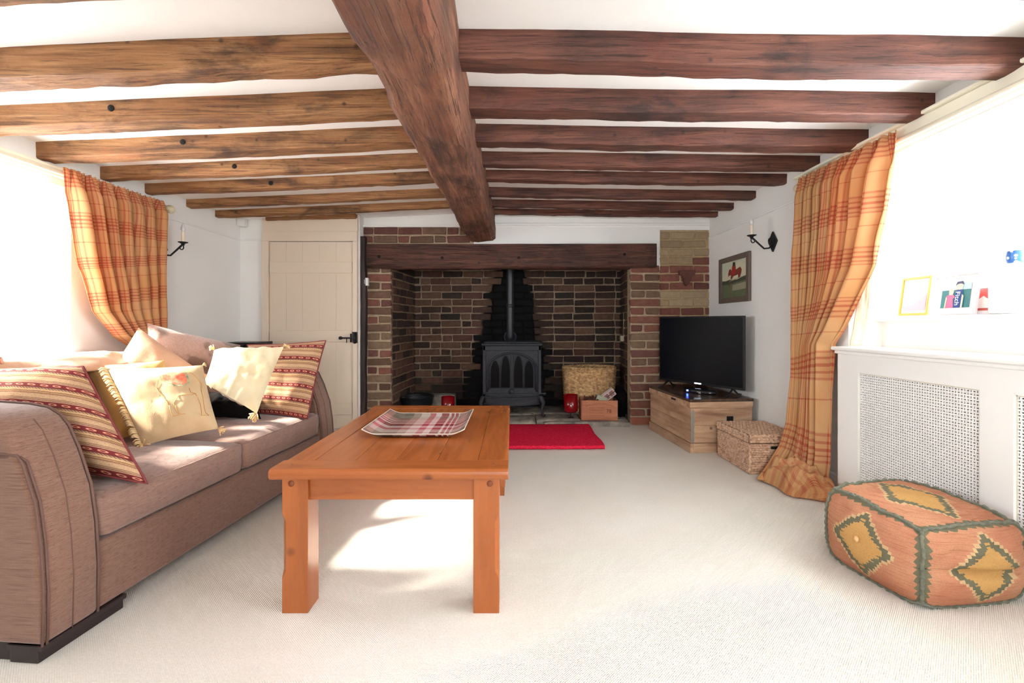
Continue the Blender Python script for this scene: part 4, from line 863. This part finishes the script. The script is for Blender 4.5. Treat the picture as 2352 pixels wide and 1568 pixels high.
# big striped cushion on the near arm
pillow('cushion', (P(-40, 1045, 1.50), P(338, 1110, 1.555), P(190, 842, 1.60), P(-60, 850, 1.62)), .17, M['kilimstripe'], 'large red and tan striped kilim cushion propped against the near sofa arm', seed=2, pinch=.02, pipe=redp, pw=4)
# far striped cushion
pillow('cushion', (P(590, 948, 2.62), P(706, 962, 2.62), P(748, 782, 2.76), P(568, 792, 2.78)), .15, M['kilimstripe'], 'red and cream striped kilim cushion against the far sofa arm', seed=5, pinch=.04, pipe=redp, pw=3)
# cowhide back cushion, peach, gold
pillow('cushion', (P(340, 935, 2.42), P(560, 930, 2.78), P(552, 792, 2.90), P(338, 742, 2.50)), .18, M['hide'], 'pinkish cowhide cushion with brown patches lying along the sofa back', seed=7, pinch=.03)
pillow('cushion', (P(215, 905, 2.22), P(400, 1000, 2.30), P(490, 870, 2.44), P(318, 752, 2.38)), .15, M['peach'], 'peach suede cushion standing on its corner behind the gold one', seed=9, pinch=.03)
pillow('cushion', (P(270, 1010, 2.0), P(410, 985, 2.15), P(378, 826, 2.26), P(192, 838, 2.12)), .13, M['goldcl'], 'golden yellow cushion behind the embroidered one', seed=11)
o, sf, o0, N0 = pillow('cushion', (P(328, 1024, 1.92), P(502, 984, 2.06), P(466, 838, 2.16), P(243, 846, 2.02)), .125, M['creamcl'], 'cream cushion embroidered with a long-legged animal under a coral blanket', seed=13, pinch=.035)
# fringe along its left side, tassels at the corners
m = MB(); r = random.Random(4)
for i in range(64):
    v = i/63; p = sf(0.0, v, 1)-o0; dr_ = Vector((-.022, -.01, r.uniform(-.012, .012))); m.tube([p, p+dr_*.5+Vector((0, -.006, .003)), p+dr_+Vector((0, 0, -.006))], .0032, 5)
m.build('fringe', plain('pale_fringe', srgb(224, 196, 150), .8), o, kind='stuff')
def tassel(o, p, d, n=26, ln=.04, mat=None):
    m = MB(); r = random.Random(int(p.x*1000) % 97)
    for i in range(n):
        q = Vector((r.gauss(0, .4), r.gauss(0, .4), r.gauss(0, .35))); dd = (Vector(d).normalized()+q).normalized()*ln*r.uniform(.7, 1.1); m.tube([p, p+dd*.5, p+dd+Vector((0, 0, -.006))], .003, 5)
    m.build('tassel', mat or M['fringe'], o)
tassel(o, sf(0, 0, 1)-o0, (.2, -.8, -.1)); tassel(o, sf(1, 0, 1)-o0, (1, -.2, -.2), 18, .03); tassel(o, sf(1, 1, 1)-o0, (.6, 0, .3), 8, .018)
# embroidery: threads laid on the cloth. pixel coords of the crop (x: 350-1800, y: 310-1370)
def uvof(px, py):  # crop pixel -> cushion uv by inverse of the corner quad
    X, Y = 180+px/5.6, 780+py/5.6
    BL_, BR_, TR_, TL_ = (328, 1024), (502, 984), (466, 838), (243, 846); u = v = .5
    for _ in range(30):
        x = (1-u)*(1-v)*BL_[0]+u*(1-v)*BR_[0]+u*v*TR_[0]+(1-u)*v*TL_[0]; y = (1-u)*(1-v)*BL_[1]+u*(1-v)*BR_[1]+u*v*TR_[1]+(1-u)*v*TL_[1]
        dxu = (1-v)*(BR_[0]-BL_[0])+v*(TR_[0]-TL_[0]); dyu = (1-v)*(BR_[1]-BL_[1])+v*(TR_[1]-TL_[1]); dxv = (1-u)*(TL_[0]-BL_[0])+u*(TR_[0]-BR_[0]); dyv = (1-u)*(TL_[1]-BL_[1])+u*(TR_[1]-BR_[1])
        D = dxu*dyv-dxv*dyu; ex, ey = X-x, Y-y; u += (ex*dyv-ey*dxv)/D; v += (ey*dxu-ex*dyu)/D
    return u, v
def on(px, py, off=.0015):
    u, v = uvof(px, py); return sf(min(.99, max(.01, u)), min(.99, max(.01, v)), 1)-o0+N0*off
thread = plain('tan_thread', srgb(186, 134, 74), .7); m = MB()
for ln in ([(1040, 620), (1025, 700), (1060, 760), (1120, 830), (1170, 890), (1195, 930)], [(1195, 930), (1205, 990), (1215, 1030), (1240, 1058), (1310, 1045), (1300, 1020), (1260, 960), (1245, 900), (1290, 840), (1310, 800), (1400, 790), (1480, 770), (1520, 750)], [(1265, 930), (1290, 1000), (1330, 1035), (1390, 1025)],
           [(1520, 750), (1560, 820), (1590, 900), (1600, 1000), (1590, 1022), (1690, 1008), (1650, 980), (1635, 900), (1625, 800), (1600, 700)], [(1600, 700), (1610, 620), (1560, 570), (1500, 500), (1450, 470), (1420, 465)], [(1440, 690), (1460, 740), (1520, 750)]):
    m.tube([on(*q) for q in ln], .0014, 5)
m.build('embroidery', thread, o)
def patch(name, pts, mat, off):
    c = Vector((sum(p[0] for p in pts)/len(pts), sum(p[1] for p in pts)/len(pts))); m = MB(); K = 5; n_ = len(pts); D = []
    for i in range(n_):
        a = Vector(pts[i]); b = Vector(pts[(i+1) % n_])
        for t in range(4): D.append(a.lerp(b, t/4))
    n_ = len(D); vs = [on(c.x, c.y, off)]
    for k in range(1, K+1): vs += [on(*(c.lerp(q, k/K)), off) for q in D]
    fs = [(0, 1+i, 1+(i+1) % n_) for i in range(n_)]+[(1+(k-1)*n_+i, 1+k*n_+i, 1+k*n_+(i+1) % n_, 1+(k-1)*n_+(i+1) % n_) for k in range(1, K) for i in range(n_)]
    m.add(vs, fs, smooth=True); return m.build(name, mat, o)
n = NM('coral_stitch', .8); v_ = n.coord(); k = n.noise(v_, 60, 3); n.col(n.ramp(k, [(.35, srgb(206, 96, 70)), (.58, srgb(214, 124, 90)), (.68, srgb(112, 120, 92))])); n.bump(n.noise(v_, 200, 2), .5, .002)
n2 = NM('green_stitch', .8); v_ = n2.coord(); k = n2.noise(v_, 90, 3); n2.col(n2.ramp(k, [(.4, srgb(120, 134, 104)), (.55, srgb(168, 158, 116)), (.65, srgb(214, 140, 104))]))
bp = [(1050, 520), (1130, 480), (1290, 462), (1400, 475), (1440, 560), (1450, 640), (1400, 665), (1260, 680), (1180, 640), (1080, 600)]
patch('blanket_border', bp, n2.m, .0016); cc = Vector((1270, 570)); patch('blanket', [tuple(cc+(Vector(q)-cc)*.8) for q in bp], n.m, .0024)
# ivory cushion propped diagonal, far
o, sf, o0, N0 = pillow('cushion', (P(468, 880, 2.32), P(590, 950, 2.36), P(652, 796, 2.52), P(492, 802, 2.50)), .14, M['ivory'], 'ivory silk cushion with tan tassels tipped against the far striped cushion', seed=17, pinch=.03, wr=.012)
tassel(o, sf(1, 0, 1)-o0, (-.2, -.8, -.4), 40, .04); tassel(o, sf(1, 1, 1)-o0, (.8, 0, .2), 20, .03, plain('pale_tassel', srgb(220, 190, 136), .8)); tassel(o, sf(0, 1, 1)-o0, (-.6, 0, .5), 18, .03, plain('pale_tassel2', srgb(220, 190, 136), .8))
pillow('cushion', (P(480, 958, 2.42), P(600, 962, 2.5), P(590, 905, 2.62), P(480, 900, 2.5)), .08, M['blkcl'], 'black pillow shape filling the gap beneath the ivory one', seed=19)  # near-black form placed in the gap under the ivory cushion
# fringed throw on sofa back, far left
m = MB(); 
def thr(u, v):
    x = -2.13+.24*v; y = 1.62+.75*u; return (x, y, .800+.012*fbm((u*5, v*4, 2))-(.06*max(0, v-.6)/.4)+.02*math.sin(PI*u)*0)
m.grid(thr, 30, 12); th_ = m.build('throw', M['peach'], label='pale throw with a knotted fringe folded over the sofa back', cat='throw', solid=.012)
m = MB(); r = random.Random(9); lo = th_.location
for i in range(26):
    p = Vector((-1.90+r.uniform(-.09, .02), 1.66+r.uniform(-.05, .06), .80)); m.tube([p-lo, p-lo+Vector((r.uniform(-.02, .02), r.uniform(-.02, .02), .022)), p-lo+Vector((r.uniform(-.04, .04), r.uniform(-.03, .03), .006))], .006, 6)
m.build('fringe', plain('pink_fringe', srgb(212, 160, 140), .8), th_, kind='stuff')

# ------------------------------------------------------------------ black open table in the corner
p = P(563, 785, 3.80); tzp = p.z; e = empty('corner_table', (p.x, 3.84, 0)); tag(e, 'small black open-framed table in the corner behind the sofa', 'side table')
MB().box(-.135, .135, -.14, .14, tzp-.022, tzp).build('table_top', M['blk'], e, bevel=.003)
for x in (-.12, .12):
    for y in (-.125, .125): MB().box(x-.018, x+.018, y-.015, y+.015, 0, tzp-.022).build('leg', M['blk'], e, bevel=.002)
MB().box(-.12, .12, -.125, .125, .25, .265).build('shelf', M['blk'], e); MB().box(-.12, .12, .118, .13, tzp-.07, tzp-.022).build('apron', M['blk'], e)

# ------------------------------------------------------------------ curtains
def interp(tab, t):
    if t <= tab[0][0]: return tab[0][1:]
    for (a, b) in zip(tab, tab[1:]):
        if t <= b[0]:
            k = (t-a[0])/(b[0]-a[0]); k = k*k*(3-2*k)*.4+k*.6; return tuple(x+(y-x)*k for x, y in zip(a[1:], b[1:]))
    return tab[-1][1:]
def curtain(name, A, B, nf, amp, side, parent, mat, width, seed=0, nv=90, nu=240, ph=0, head=True, swirl=0):
    """A, B: tables (v, x, y, z) of the near and far edge down the cloth"""
    m = MB()
    tot = 1.35
    def f(u, v):
        a = Vector(interp(A, v)); b = Vector(interp(B, v)); c = a.lerp(b, u); d = (b-a); d.z = 0; nrm = Vector((d.y, -d.x, 0)).normalized()*side; dn = d.normalized()
        wv = u+.012*fbm((u*3+seed, v*1.6, 0))+.03*math.sin(v*2.2+seed)*math.sin(PI*u)
        big = math.sin(2*PI*nf*wv+ph+.9*math.sin(5*wv+seed)); big = math.copysign(abs(big)**.65, big)+.25*math.sin(4*PI*nf*wv+2*seed); fine = math.sin(2*PI*nf*3*wv+seed)
        hd = max(0, 1-v/.09); am = amp*(1-.55*hd)*(1+.3*fbm((u*4+seed, v*2, 3))); 
        c = c+nrm*(am*big*(1-hd*.7)+.006*fine*(hd+.35)+.006*fbm((u*9+seed, v*5, 1)))
        c = c+dn*(.012*math.cos(2*PI*nf*wv*1.0+ph)*(1-hd)); c.z += .004*math.sin(2*PI*nf*3*u)*hd
        return c
    m.grid(f, nu, nv, uvf=lambda u, v: (u*width, v*tot))
    o = m.build(name, mat, parent, solid=.003, origin=(0, 0, 0) if parent else (0, 0, 0)); return o, f
LXp = -2.335
A = [(0, LXp, 2.385, 1.765), (.15, LXp, 2.43, 1.58), (.40, LXp, 2.49, 1.26), (.62, LXp, 2.57, 1.02), (.78, LXp+.02, 2.69, .87), (.88, LXp+.02, 2.81, .80), (1, LXp, 2.92, .62)]
B = [(0, LXp, 3.065, 1.765), (.3, LXp, 3.055, 1.45), (.8, LXp, 3.045, .9), (1, LXp, 3.06, .60)]
o, f = curtain('curtain', A, B, 7, .036, -1, None, M['plaid'], 1.55, 1.3); tag(o, 'orange and red plaid curtain drawn back at the left window', 'curtain')
A = [(0, 1.755, 2.085, 1.833), (.12, 1.755, 2.125, 1.68), (.26, 1.755, 2.165, 1.47), (.42, 1.76, 2.24, 1.24), (.53, 1.765, 2.345, 1.09), (.63, 1.77, 2.47, .92), (.68, 1.765, 2.54, .84), (.80, 1.76, 2.55, .55), (.92, 1.755, 2.55, .2), (.97, 1.73, 2.53, .06), (1, 1.70, 2.48, .02)]
B = [(0, 1.755, 2.80, 1.833), (.3, 1.75, 2.81, 1.42), (.6, 1.745, 2.815, .95), (.76, 1.745, 2.82, .62), (.87, 1.735, 2.835, .34), (.93, 1.69, 2.84, .2), (.97, 1.59, 2.82, .08), (1, 1.49, 2.76, .02)]
o, f = curtain('curtain', A, B, 8, .038, 1, None, M['plaid'], 1.6, 4.2, ph=1); tag(o, 'orange and red plaid curtain at the right window pooling on the carpet', 'curtain')
rc = o
A = [(0, 1.80, 2.27, 1.36), (.4, 1.86, 2.36, 1.10), (.8, 1.90, 2.43, .93), (1, 1.90, 2.455, .832)]
B = [(0, 1.79, 2.32, 1.36), (.4, 1.82, 2.42, 1.10), (.8, 1.84, 2.48, .93), (1, 1.83, 2.49, .832)]
lo, _ = curtain('curtain_lining', A, B, 1.5, .006, 1, rc, M['lining'], .45, 2, 40, 40, head=False)
# puddle of cloth on the floor
m = MB(); px0, py0 = 1.66, 2.66
def pud(u, v):
    th = 2*PI*u; rr = v; a = .285-.05*math.cos(th*2); x = math.cos(th)*rr; y = math.sin(th)*rr
    X = px0+x*.165*(1+.12*math.sin(5*th+1))-.0; Y = py0+y*.255*(1+.10*math.sin(4*th)); X = min(X, 1.775+.0*rr)
    rid = 1-abs(noise.noise(Vector((X*8+.7*Y, Y*7, 3.1))))*2.2; rid2 = 1-abs(noise.noise(Vector((X*17+3, Y*15-X*8, 1.2))))*2
    sw_ = .5+.5*math.sin(rr*13+2.2*math.sin(th*2)+th); h = (1-rr**2.2)*.085+(.03*noise.noise(Vector((X*11, Y*9, 7.7)))*(1-rr**4))+(.034*rid+.022*rid2+.03*sw_)*(1-rr**6); return (X, Y, max(.004, h+.012))
m.grid(pud, 130, 60, uvf=lambda u, v: (.5+.9*v*math.cos(2*PI*u)+.06*math.sin(v*20), .5+.9*v*math.sin(2*PI*u))); m.build('pooled_hem', M['plaid'], rc, merge=False)
def pole(name, x, y0, y1, z, lab, fin1=True):
    e = empty(name, (x, (y0+y1)/2, z)); tag(e, lab, 'curtain pole'); h = (y1-y0)/2
    MB().tube([(0, -h, 0), (0, h, 0)], .013, 12).build('rod', M['creamtrim'], e)
    for s_ in (-1, 1):
        m = MB(); m.lathe([(0, s_*(h+.055)), (.014, s_*(h+.052)), (.026, s_*(h+.035)), (.029, s_*(h+.025)), (.026, s_*(h+.012)), (.014, s_*(h-.0)), (.018, s_*(h-.008)), (.018, s_*(h-.014)), (.013, s_*(h-.016))], 20, axis='Y'); m.build('finial', plain('cream_wood', srgb(218, 204, 172), .5), e)
    return e
pl = pole('curtain_pole', -2.37, .3, 3.145, 1.742, 'cream wooden curtain pole with ball finial above the left window')
m = MB(); m.box(-.085, 0, 1.0, 1.03, -.02, .02).box(-.085, 0, -1.2, -1.17, -.02, .02); m.build('bracket', M['creamtrim'], pl)
pr_ = pole('curtain_pole', 1.79, .2, 2.835, 1.795, 'cream wooden curtain pole with ball finial above the right window')
m = MB(); m.box(0, .05, 1.0, 1.03, -.02, .02).box(0, .05, -1.2, -1.17, -.02, .02); m.build('bracket', M['creamtrim'], pr_)

# ------------------------------------------------------------------ wall sconces
def sconce(x, Y, z, sgn, lab):
    e = empty('wall_sconce', (x, Y, z)); tag(e, lab, 'wall lamp'); e.scale = (sgn, 1, 1)   # local -x points into the room
    m = MB(); m.prism([(-.075, 0), (0, -.058), (.075, 0), (0, .058)], .012, 'X', -.014); m.v = [Vector((v.x, v.z*.8, v.y)) if False else Vector((v.x, v.y*.7, v.z*1.25)) for v in m.v]; m.build('back_plate', M['iron'], e, bevel=.002)
    m = MB(); m.tube([(-.012, 0, -.02), (-.035, 0, -.045), (-.07, 0, -.048), (-.11, 0, -.012), (-.145, 0, .02), (-.155, 0, .03)], [.006, .006, .006, .0065, .007, .005], 8); m.build('arm', M['iron'], e)
    m = MB(); m.tube([(-.014-.016*math.sin(t)*(1-t/9)-.012, 0, .004+.022*math.cos(t)*(1-t/9)) for t in [i*.35 for i in range(14)]], .004, 6)
    m.tube([(-.15-.013*math.cos(t)*(1-t/9)*1.2+.004, 0, .002-.018*math.sin(t)*(1-t/9)+.006) for t in [-1+i*.35 for i in range(14)]], .004, 6); m.build('scroll', M['iron'], e)
    m = MB(); m.lathe([(0, .02), (.009, .022), (.012, .034), (.03, .042), (.032, .046), (.0, .046)], 20, (-.157, 0, 0)); m.build('drip_pan', M['iron'], e)
    m = MB(); m.lathe([(.0115, .046), (.0115, .115), (.008, .118), (0, .118)], 16, (-.157, 0, 0)); m.build('candle_tube', plain('ivory_tube', srgb(232, 222, 200), .5), e)
    m = MB(); m.lathe([(.007, .118), (.014, .132), (.0145, .142), (.009, .160), (.002, .176), (0, .178)], 16, (-.157, 0, 0)); m.build('bulb', plain('frosted_bulb', srgb(206, 206, 206), .3), e)
sconce(XR, 3.21, 1.525, 1, 'black wrought iron candle sconce with diamond back plate on the right wall')
sconce(XL, 3.20, 1.475, -1, 'black wrought iron candle sconce half hidden by the curtain on the left wall')

# ------------------------------------------------------------------ hunting print on the right wall
e = empty('framed_picture', (XR-.002, 3.765, 1.125)); tag(e, 'framed hunting print of a red-coated rider on a horse, taupe frame, right wall', 'picture')
W2, H2 = .255, .385; fr = .042
m = MB()
m.box(-.022, 0, -W2, -W2+fr, 0, H2).box(-.022, 0, W2-fr, W2, 0, H2).box(-.022, 0, -W2+fr, W2-fr, 0, fr).box(-.022, 0, -W2+fr, W2-fr, H2-fr, H2); m.build('frame', M['taupe'], e, bevel=.003)
def pic(name, pts, mat, layer):   # pts in 0..1 across (left to right as seen) and up; viewer looks toward +x, left is far (+y)
    m = MB(); m.add([(-.008-.0004*layer, W2-fr-u*(2*W2-2*fr), fr+v*(H2-2*fr)) for u, v in pts], [tuple(range(len(pts)))]); return m.build(name, mat, e)
pic('picture_sky', [(0, 0), (1, 0), (1, 1), (0, 1)], flat('print_sky', 208, 204, 178), 0); pic('picture_cloud', [(0, .55), (.3, .8), (.7, .95), (1, .8), (1, 1), (0, 1)], flat('print_cloud', 196, 200, 178), 1)
pic('picture_field', [(0, 0), (1, 0), (1, .45), (.7, .42), (.4, .46), (0, .50)], flat('print_field', 96, 104, 78), 2); pic('picture_hedge', [(0, .38), (.3, .36), (.6, .40), (1, .44), (1, .56), (.6, .47), (.3, .50), (0, .46)], flat('print_hedge', 66, 72, 58), 3)
pic('picture_path', [(.42, .18), (1, .20), (1, .38), (.44, .34)], flat('print_path', 148, 144, 122), 4)
pic('picture_horse', [(.26, .66), (.30, .78), (.36, .80), (.42, .72), (.62, .76), (.74, .80), (.80, .72), (.78, .62), (.72, .50), (.66, .50), (.66, .60), (.48, .58), (.40, .50), (.36, .52), (.38, .62), (.32, .62), (.28, .58)], flat('print_horse', 122, 54, 42), 5)
pic('picture_rider', [(.40, .66), (.42, .84), (.48, .90), (.56, .86), (.58, .68), (.50, .60)], flat('print_red_coat', 156, 44, 44), 6); pic('picture_hat', [(.44, .86), (.46, .96), (.54, .96), (.56, .88), (.50, .85)], flat('print_hat', 40, 40, 44), 7)
pic('picture_fence', [(.30, .30), (.34, .30), (.36, .50), (.32, .50)], flat('print_fence', 74, 78, 62), 8); pic('picture_rail', [(.3, .44), (1, .54), (1, .56), (.3, .46)], flat('print_rail', 168, 164, 138), 8)

# ------------------------------------------------------------------ photo frames and jar on the right sill
def frame(name, px0, px1, ptop, x, w_, h, fm, lab, ang, inner, t=.012, yc_=None):
    """free-standing frame on the sill facing the room (-x)"""
    o = empty(name, (x, yc_, .992)); tag(o, lab, 'photo frame'); o.rotation_euler = (0, math.radians(7), ang)
    m = MB(); h2 = w_/2; m.box(-.007, .007, -h2, -h2+t, 0, h).box(-.007, .007, h2-t, h2, 0, h).box(-.007, .007, -h2+t, h2-t, 0, t).box(-.007, .007, -h2+t, h2-t, h-t, h); m.build('frame', fm, o, bevel=.002)
    MB().box(.0, .005, -h2+t, h2-t, t, h-t).build('mount', flat('mount_white', 246, 244, 240), o)
    def q(nm, pts, mat, lay):
        m = MB(); m.add([(-.0008*lay-.0005, h2-u*w_, v*h) for u, v in pts], [tuple(range(len(pts)))]); m.build(nm, mat, o)
    MB().box(.005, .008, -h2*.6, h2*.6, .0, h*.8).build('stand_back', M['taupe'], o); inner(q, o, w_, h); return o
def rect(a, b, c, d): return [(a, c), (b, c), (b, d), (a, d)]
def in1(q, o, w_, h): q('photo', rect(.14, .88, .12, .90), flat('photo_pale_pink', 236, 218, 224), 1); q('photo_slope', [(.14, .12), (.88, .12), (.88, .55), (.5, .3), (.14, .22)], flat('photo_mauve', 214, 168, 184), 2)
frame('photo_frame', 2040, 2135, 640, 2.07, .19, .20, M['gold'], 'gilt-edged photo frame with a pale pink picture, leftmost on the right window sill', -.08, in1, yc_=2.36)
def in2(q, o, w_, h):
    q('photo', rect(.17, .85, .17, .78), flat('photo_teal', 44, 120, 128), 1); q('photo_sky', rect(.17, .85, .62, .78), flat('photo_sky', 176, 214, 226), 2)
    q('photo_girl_dress', [(.30, .17), (.33, .36), (.30, .48), (.36, .50), (.46, .50), (.51, .44), (.46, .40), (.49, .17)], flat('photo_pink', 232, 106, 150), 3); q('photo_girl_head', [(.36, .50), (.35, .60), (.38, .66), (.44, .66), (.47, .60), (.45, .50)], flat('photo_skin', 236, 200, 180), 3)
    q('photo_arm', [(.27, .17), (.30, .17), (.32, .42), (.29, .46)], flat('photo_skin2', 236, 200, 180), 3)
    q('photo_jersey', [(.48, .17), (.66, .17), (.68, .50), (.66, .62), (.54, .64), (.50, .56)], flat('photo_navy', 22, 70, 140), 3); q('photo_adult_head', [(.52, .62), (.51, .74), (.56, .80), (.64, .80), (.68, .72), (.65, .62)], flat('photo_face', 220, 196, 186), 4); q('photo_hair', [(.50, .72), (.53, .82), (.66, .83), (.69, .74), (.62, .77), (.55, .76)], flat('photo_hair', 62, 74, 110), 5)
    q('photo_sleeve', [(.66, .17), (.70, .17), (.71, .46), (.67, .50)], flat('photo_skin3', 236, 210, 196), 5)
    t = text('lettering', 'Fitch', .034, flat('letter_white', 244, 246, 250), o, (-.006, w_/2-.575*w_, .40*h), (PI/2, 0, -PI/2)); t.rotation_euler = Matrix(((0, 0, -1), (0, -1, 0), (-1, 0, 0))).to_euler()
frame('photo_frame', 2118, 2245, 643, 2.045, .235, .185, flat('frame_silver', 214, 208, 212), 'white photo frame with a child in pink and a navy lettered jersey', -.12, in2, .006, 2.12)
def in3(q, o, w_, h): q('photo', rect(.12, .9, .12, .88), flat('photo_red', 206, 84, 78), 1); q('photo_figure', [(.2, .2), (.25, .5), (.4, .62), (.55, .5), (.6, .2)], flat('photo_white', 246, 240, 236), 2); q('photo_figure', [(.6, .2), (.66, .5), (.78, .6), (.88, .45), (.88, .2)], flat('photo_white2', 240, 232, 228), 3)
frame('photo_frame', 2240, 2300, 668, 2.06, .15, .13, flat('frame_white', 236, 232, 236), 'small photo frame with a red picture beside the white jar', -.05, in3, .008, 1.99)
e = empty('jar', (2.06, 1.868, .992)); tag(e, 'tall white jar with blue and white neck on the right sill', 'jar')
MB().lathe([(0, 0), (.075, 0), (.08, .006), (.08, .17), (.075, .185), (.05, .20), (.026, .205), (.026, .215)], 32).build('body', M['jar'], e)
n = NM('blue_white_china', .3); s_ = n.sep(n.coord()); n.col(n.mix(n.gray(n.voro(n.coord(), 60, 0), .3, .4), srgb(232, 240, 246), srgb(60, 110, 180))); MB().lathe([(.026, .205), (.03, .215), (.032, .235), (.028, .25), (.03, .255), (0, .255)], 24).build('neck', n.m, e)
# blue and white plates on the left sill
for i, (yy, r_, lb) in enumerate(((2.13, .045, 'round blue and white plate standing on the left window sill'), (2.24, .03, 'small patterned saucer beside the round plate on the left window sill'))):
    m = MB(); m.lathe([(0, .004), (r_*.6, .004), (r_, -.006), (r_, -.002), (r_*.6, .009), (0, .009)], 24, axis='X'); o = m.build('plate', n.m, origin=(0, 0, 0), label=lb, cat='plate'); o.location = (XL-.12, yy, LZ0+r_+.001); o.rotation_euler = (0, -.15, 0)

# ------------------------------------------------------------------ kilim pouf
Fc, Lc, Bc, Rc = [Vector(q) for q in ((1.350, 1.505, 0), (1.283, 1.865, 0), (1.665, 1.935, 0), (1.755, 1.555, 0))]
ctr = (Fc+Lc+Bc+Rc)/4; PH = .285; e = empty('pouf', ctr); tag(e, 'square kilim floor pouf in terracotta with stepped medallions, on the carpet at right', 'pouf')
def pf(a, b, c):   # a: F->R axis (-1..1), b: F->L axis, c: height
    U, V = (a+1)/2, (b+1)/2; p = Fc.lerp(Rc, U).lerp(Lc.lerp(Bc, U), V); out_ = (p-ctr)
    wa = (1-abs(a)**3); wb = (1-abs(b)**3); wc = max(0, 1-abs(c)**2.6); k = fbm((a*1.7+4, b*1.7, c*1.7), 3)
    inset = 1-.10*(c > 0)*abs(c)**4-.07*(c < 0)*abs(c)**3
    q = ctr+out_*inset; na = (Rc-Fc).normalized(); nb = (Lc-Fc).normalized()
    crease = .0
    if b < -.5: crease = .030*math.exp(-((c+.05+.07*math.sin(a*2.5+.6))/.09)**2)*max(0, min(1, (a+.95)*1.5))*(1-.6*max(0, a)**2) + .012*math.exp(-((c-.45)/.12)**2)*math.sin(a*9)
    q += na*((.040 if a < 0 else .015)*wb*wc*(abs(a)**3)*(1 if a > 0 else -1)*(1+.3*k))+nb*((.045*wa*wc*(abs(b)**3)*(1 if b > 0 else -1))*(1+.3*k)+crease*(abs(b)**5))
    z = PH*(c+1)/2
    if c > 0: z += .018*(1-a*a)*(1-b*b)*c**4+.016*(b)*(c**3)+.006*(a)*c**3-.012*(abs(a*b)**4)
    if c < 0: z = max(.004, z+.02*abs(a*b)**6*abs(c))
    q.z = z+.006*k*(c > -.8)+.004*fbm((a*5, b*5, c*5+2), 2)*(c > -.8); return q-ctr
m = MB(); NN = 26
for ax in range(3):
    for s_ in (-1, 1):
        def f(u, v, ax=ax, s_=s_):
            a = [u*2-1, v*2-1]; a.insert(ax, s_); return pf(*a)
        m.grid(f, NN, NN, uvf=(lambda u, v: (u, v)))
body = m.build('cover', M['pouf'], e)
def edge(pts, name='piping'):
    m = MB(); vs = []
    for i, (a, b, c) in enumerate(pts):
        p = pf(a, b, c); p += p.normalized()*.001+Vector((0, 0, .002*math.sin(i*1.3))); vs.append(p)
    m.tube(vs, [.0055+.0018*math.sin(i*1.9) for i in range(len(vs))], 8); m.build(name, M['poufpipe'], e)
def ln(a, b, n=44): return [tuple(x+(y-x)*i/n for x, y in zip(a, b)) for i in range(n+1)]
for a, b in (((-1, -1, 1), (1, -1, 1)), ((-1, -1, 1), (-1, 1, 1)), ((-1, 1, 1), (1, 1, 1)), ((1, -1, 1), (1, 1, 1)), ((-1, -1, -1), (-1, -1, 1)), ((-1, 1, -1), (-1, 1, 1)), ((1, -1, -1), (1, -1, 1)), ((1, 1, -1), (1, 1, 1)), ((-1, -1, -.97), (1, -1, -.97)), ((-1, -1, -.97), (-1, 1, -.97))): edge(ln(a, b))
m = MB(); m.lathe([(0, -.008), (.011, -.005), (.012, .0), (.008, .004)], 16, pf(-1, .05, .08)+Vector((-.002, 0, 0)), axis='X'); m.build('button', plain('tan_button', srgb(226, 170, 120), .5), e)
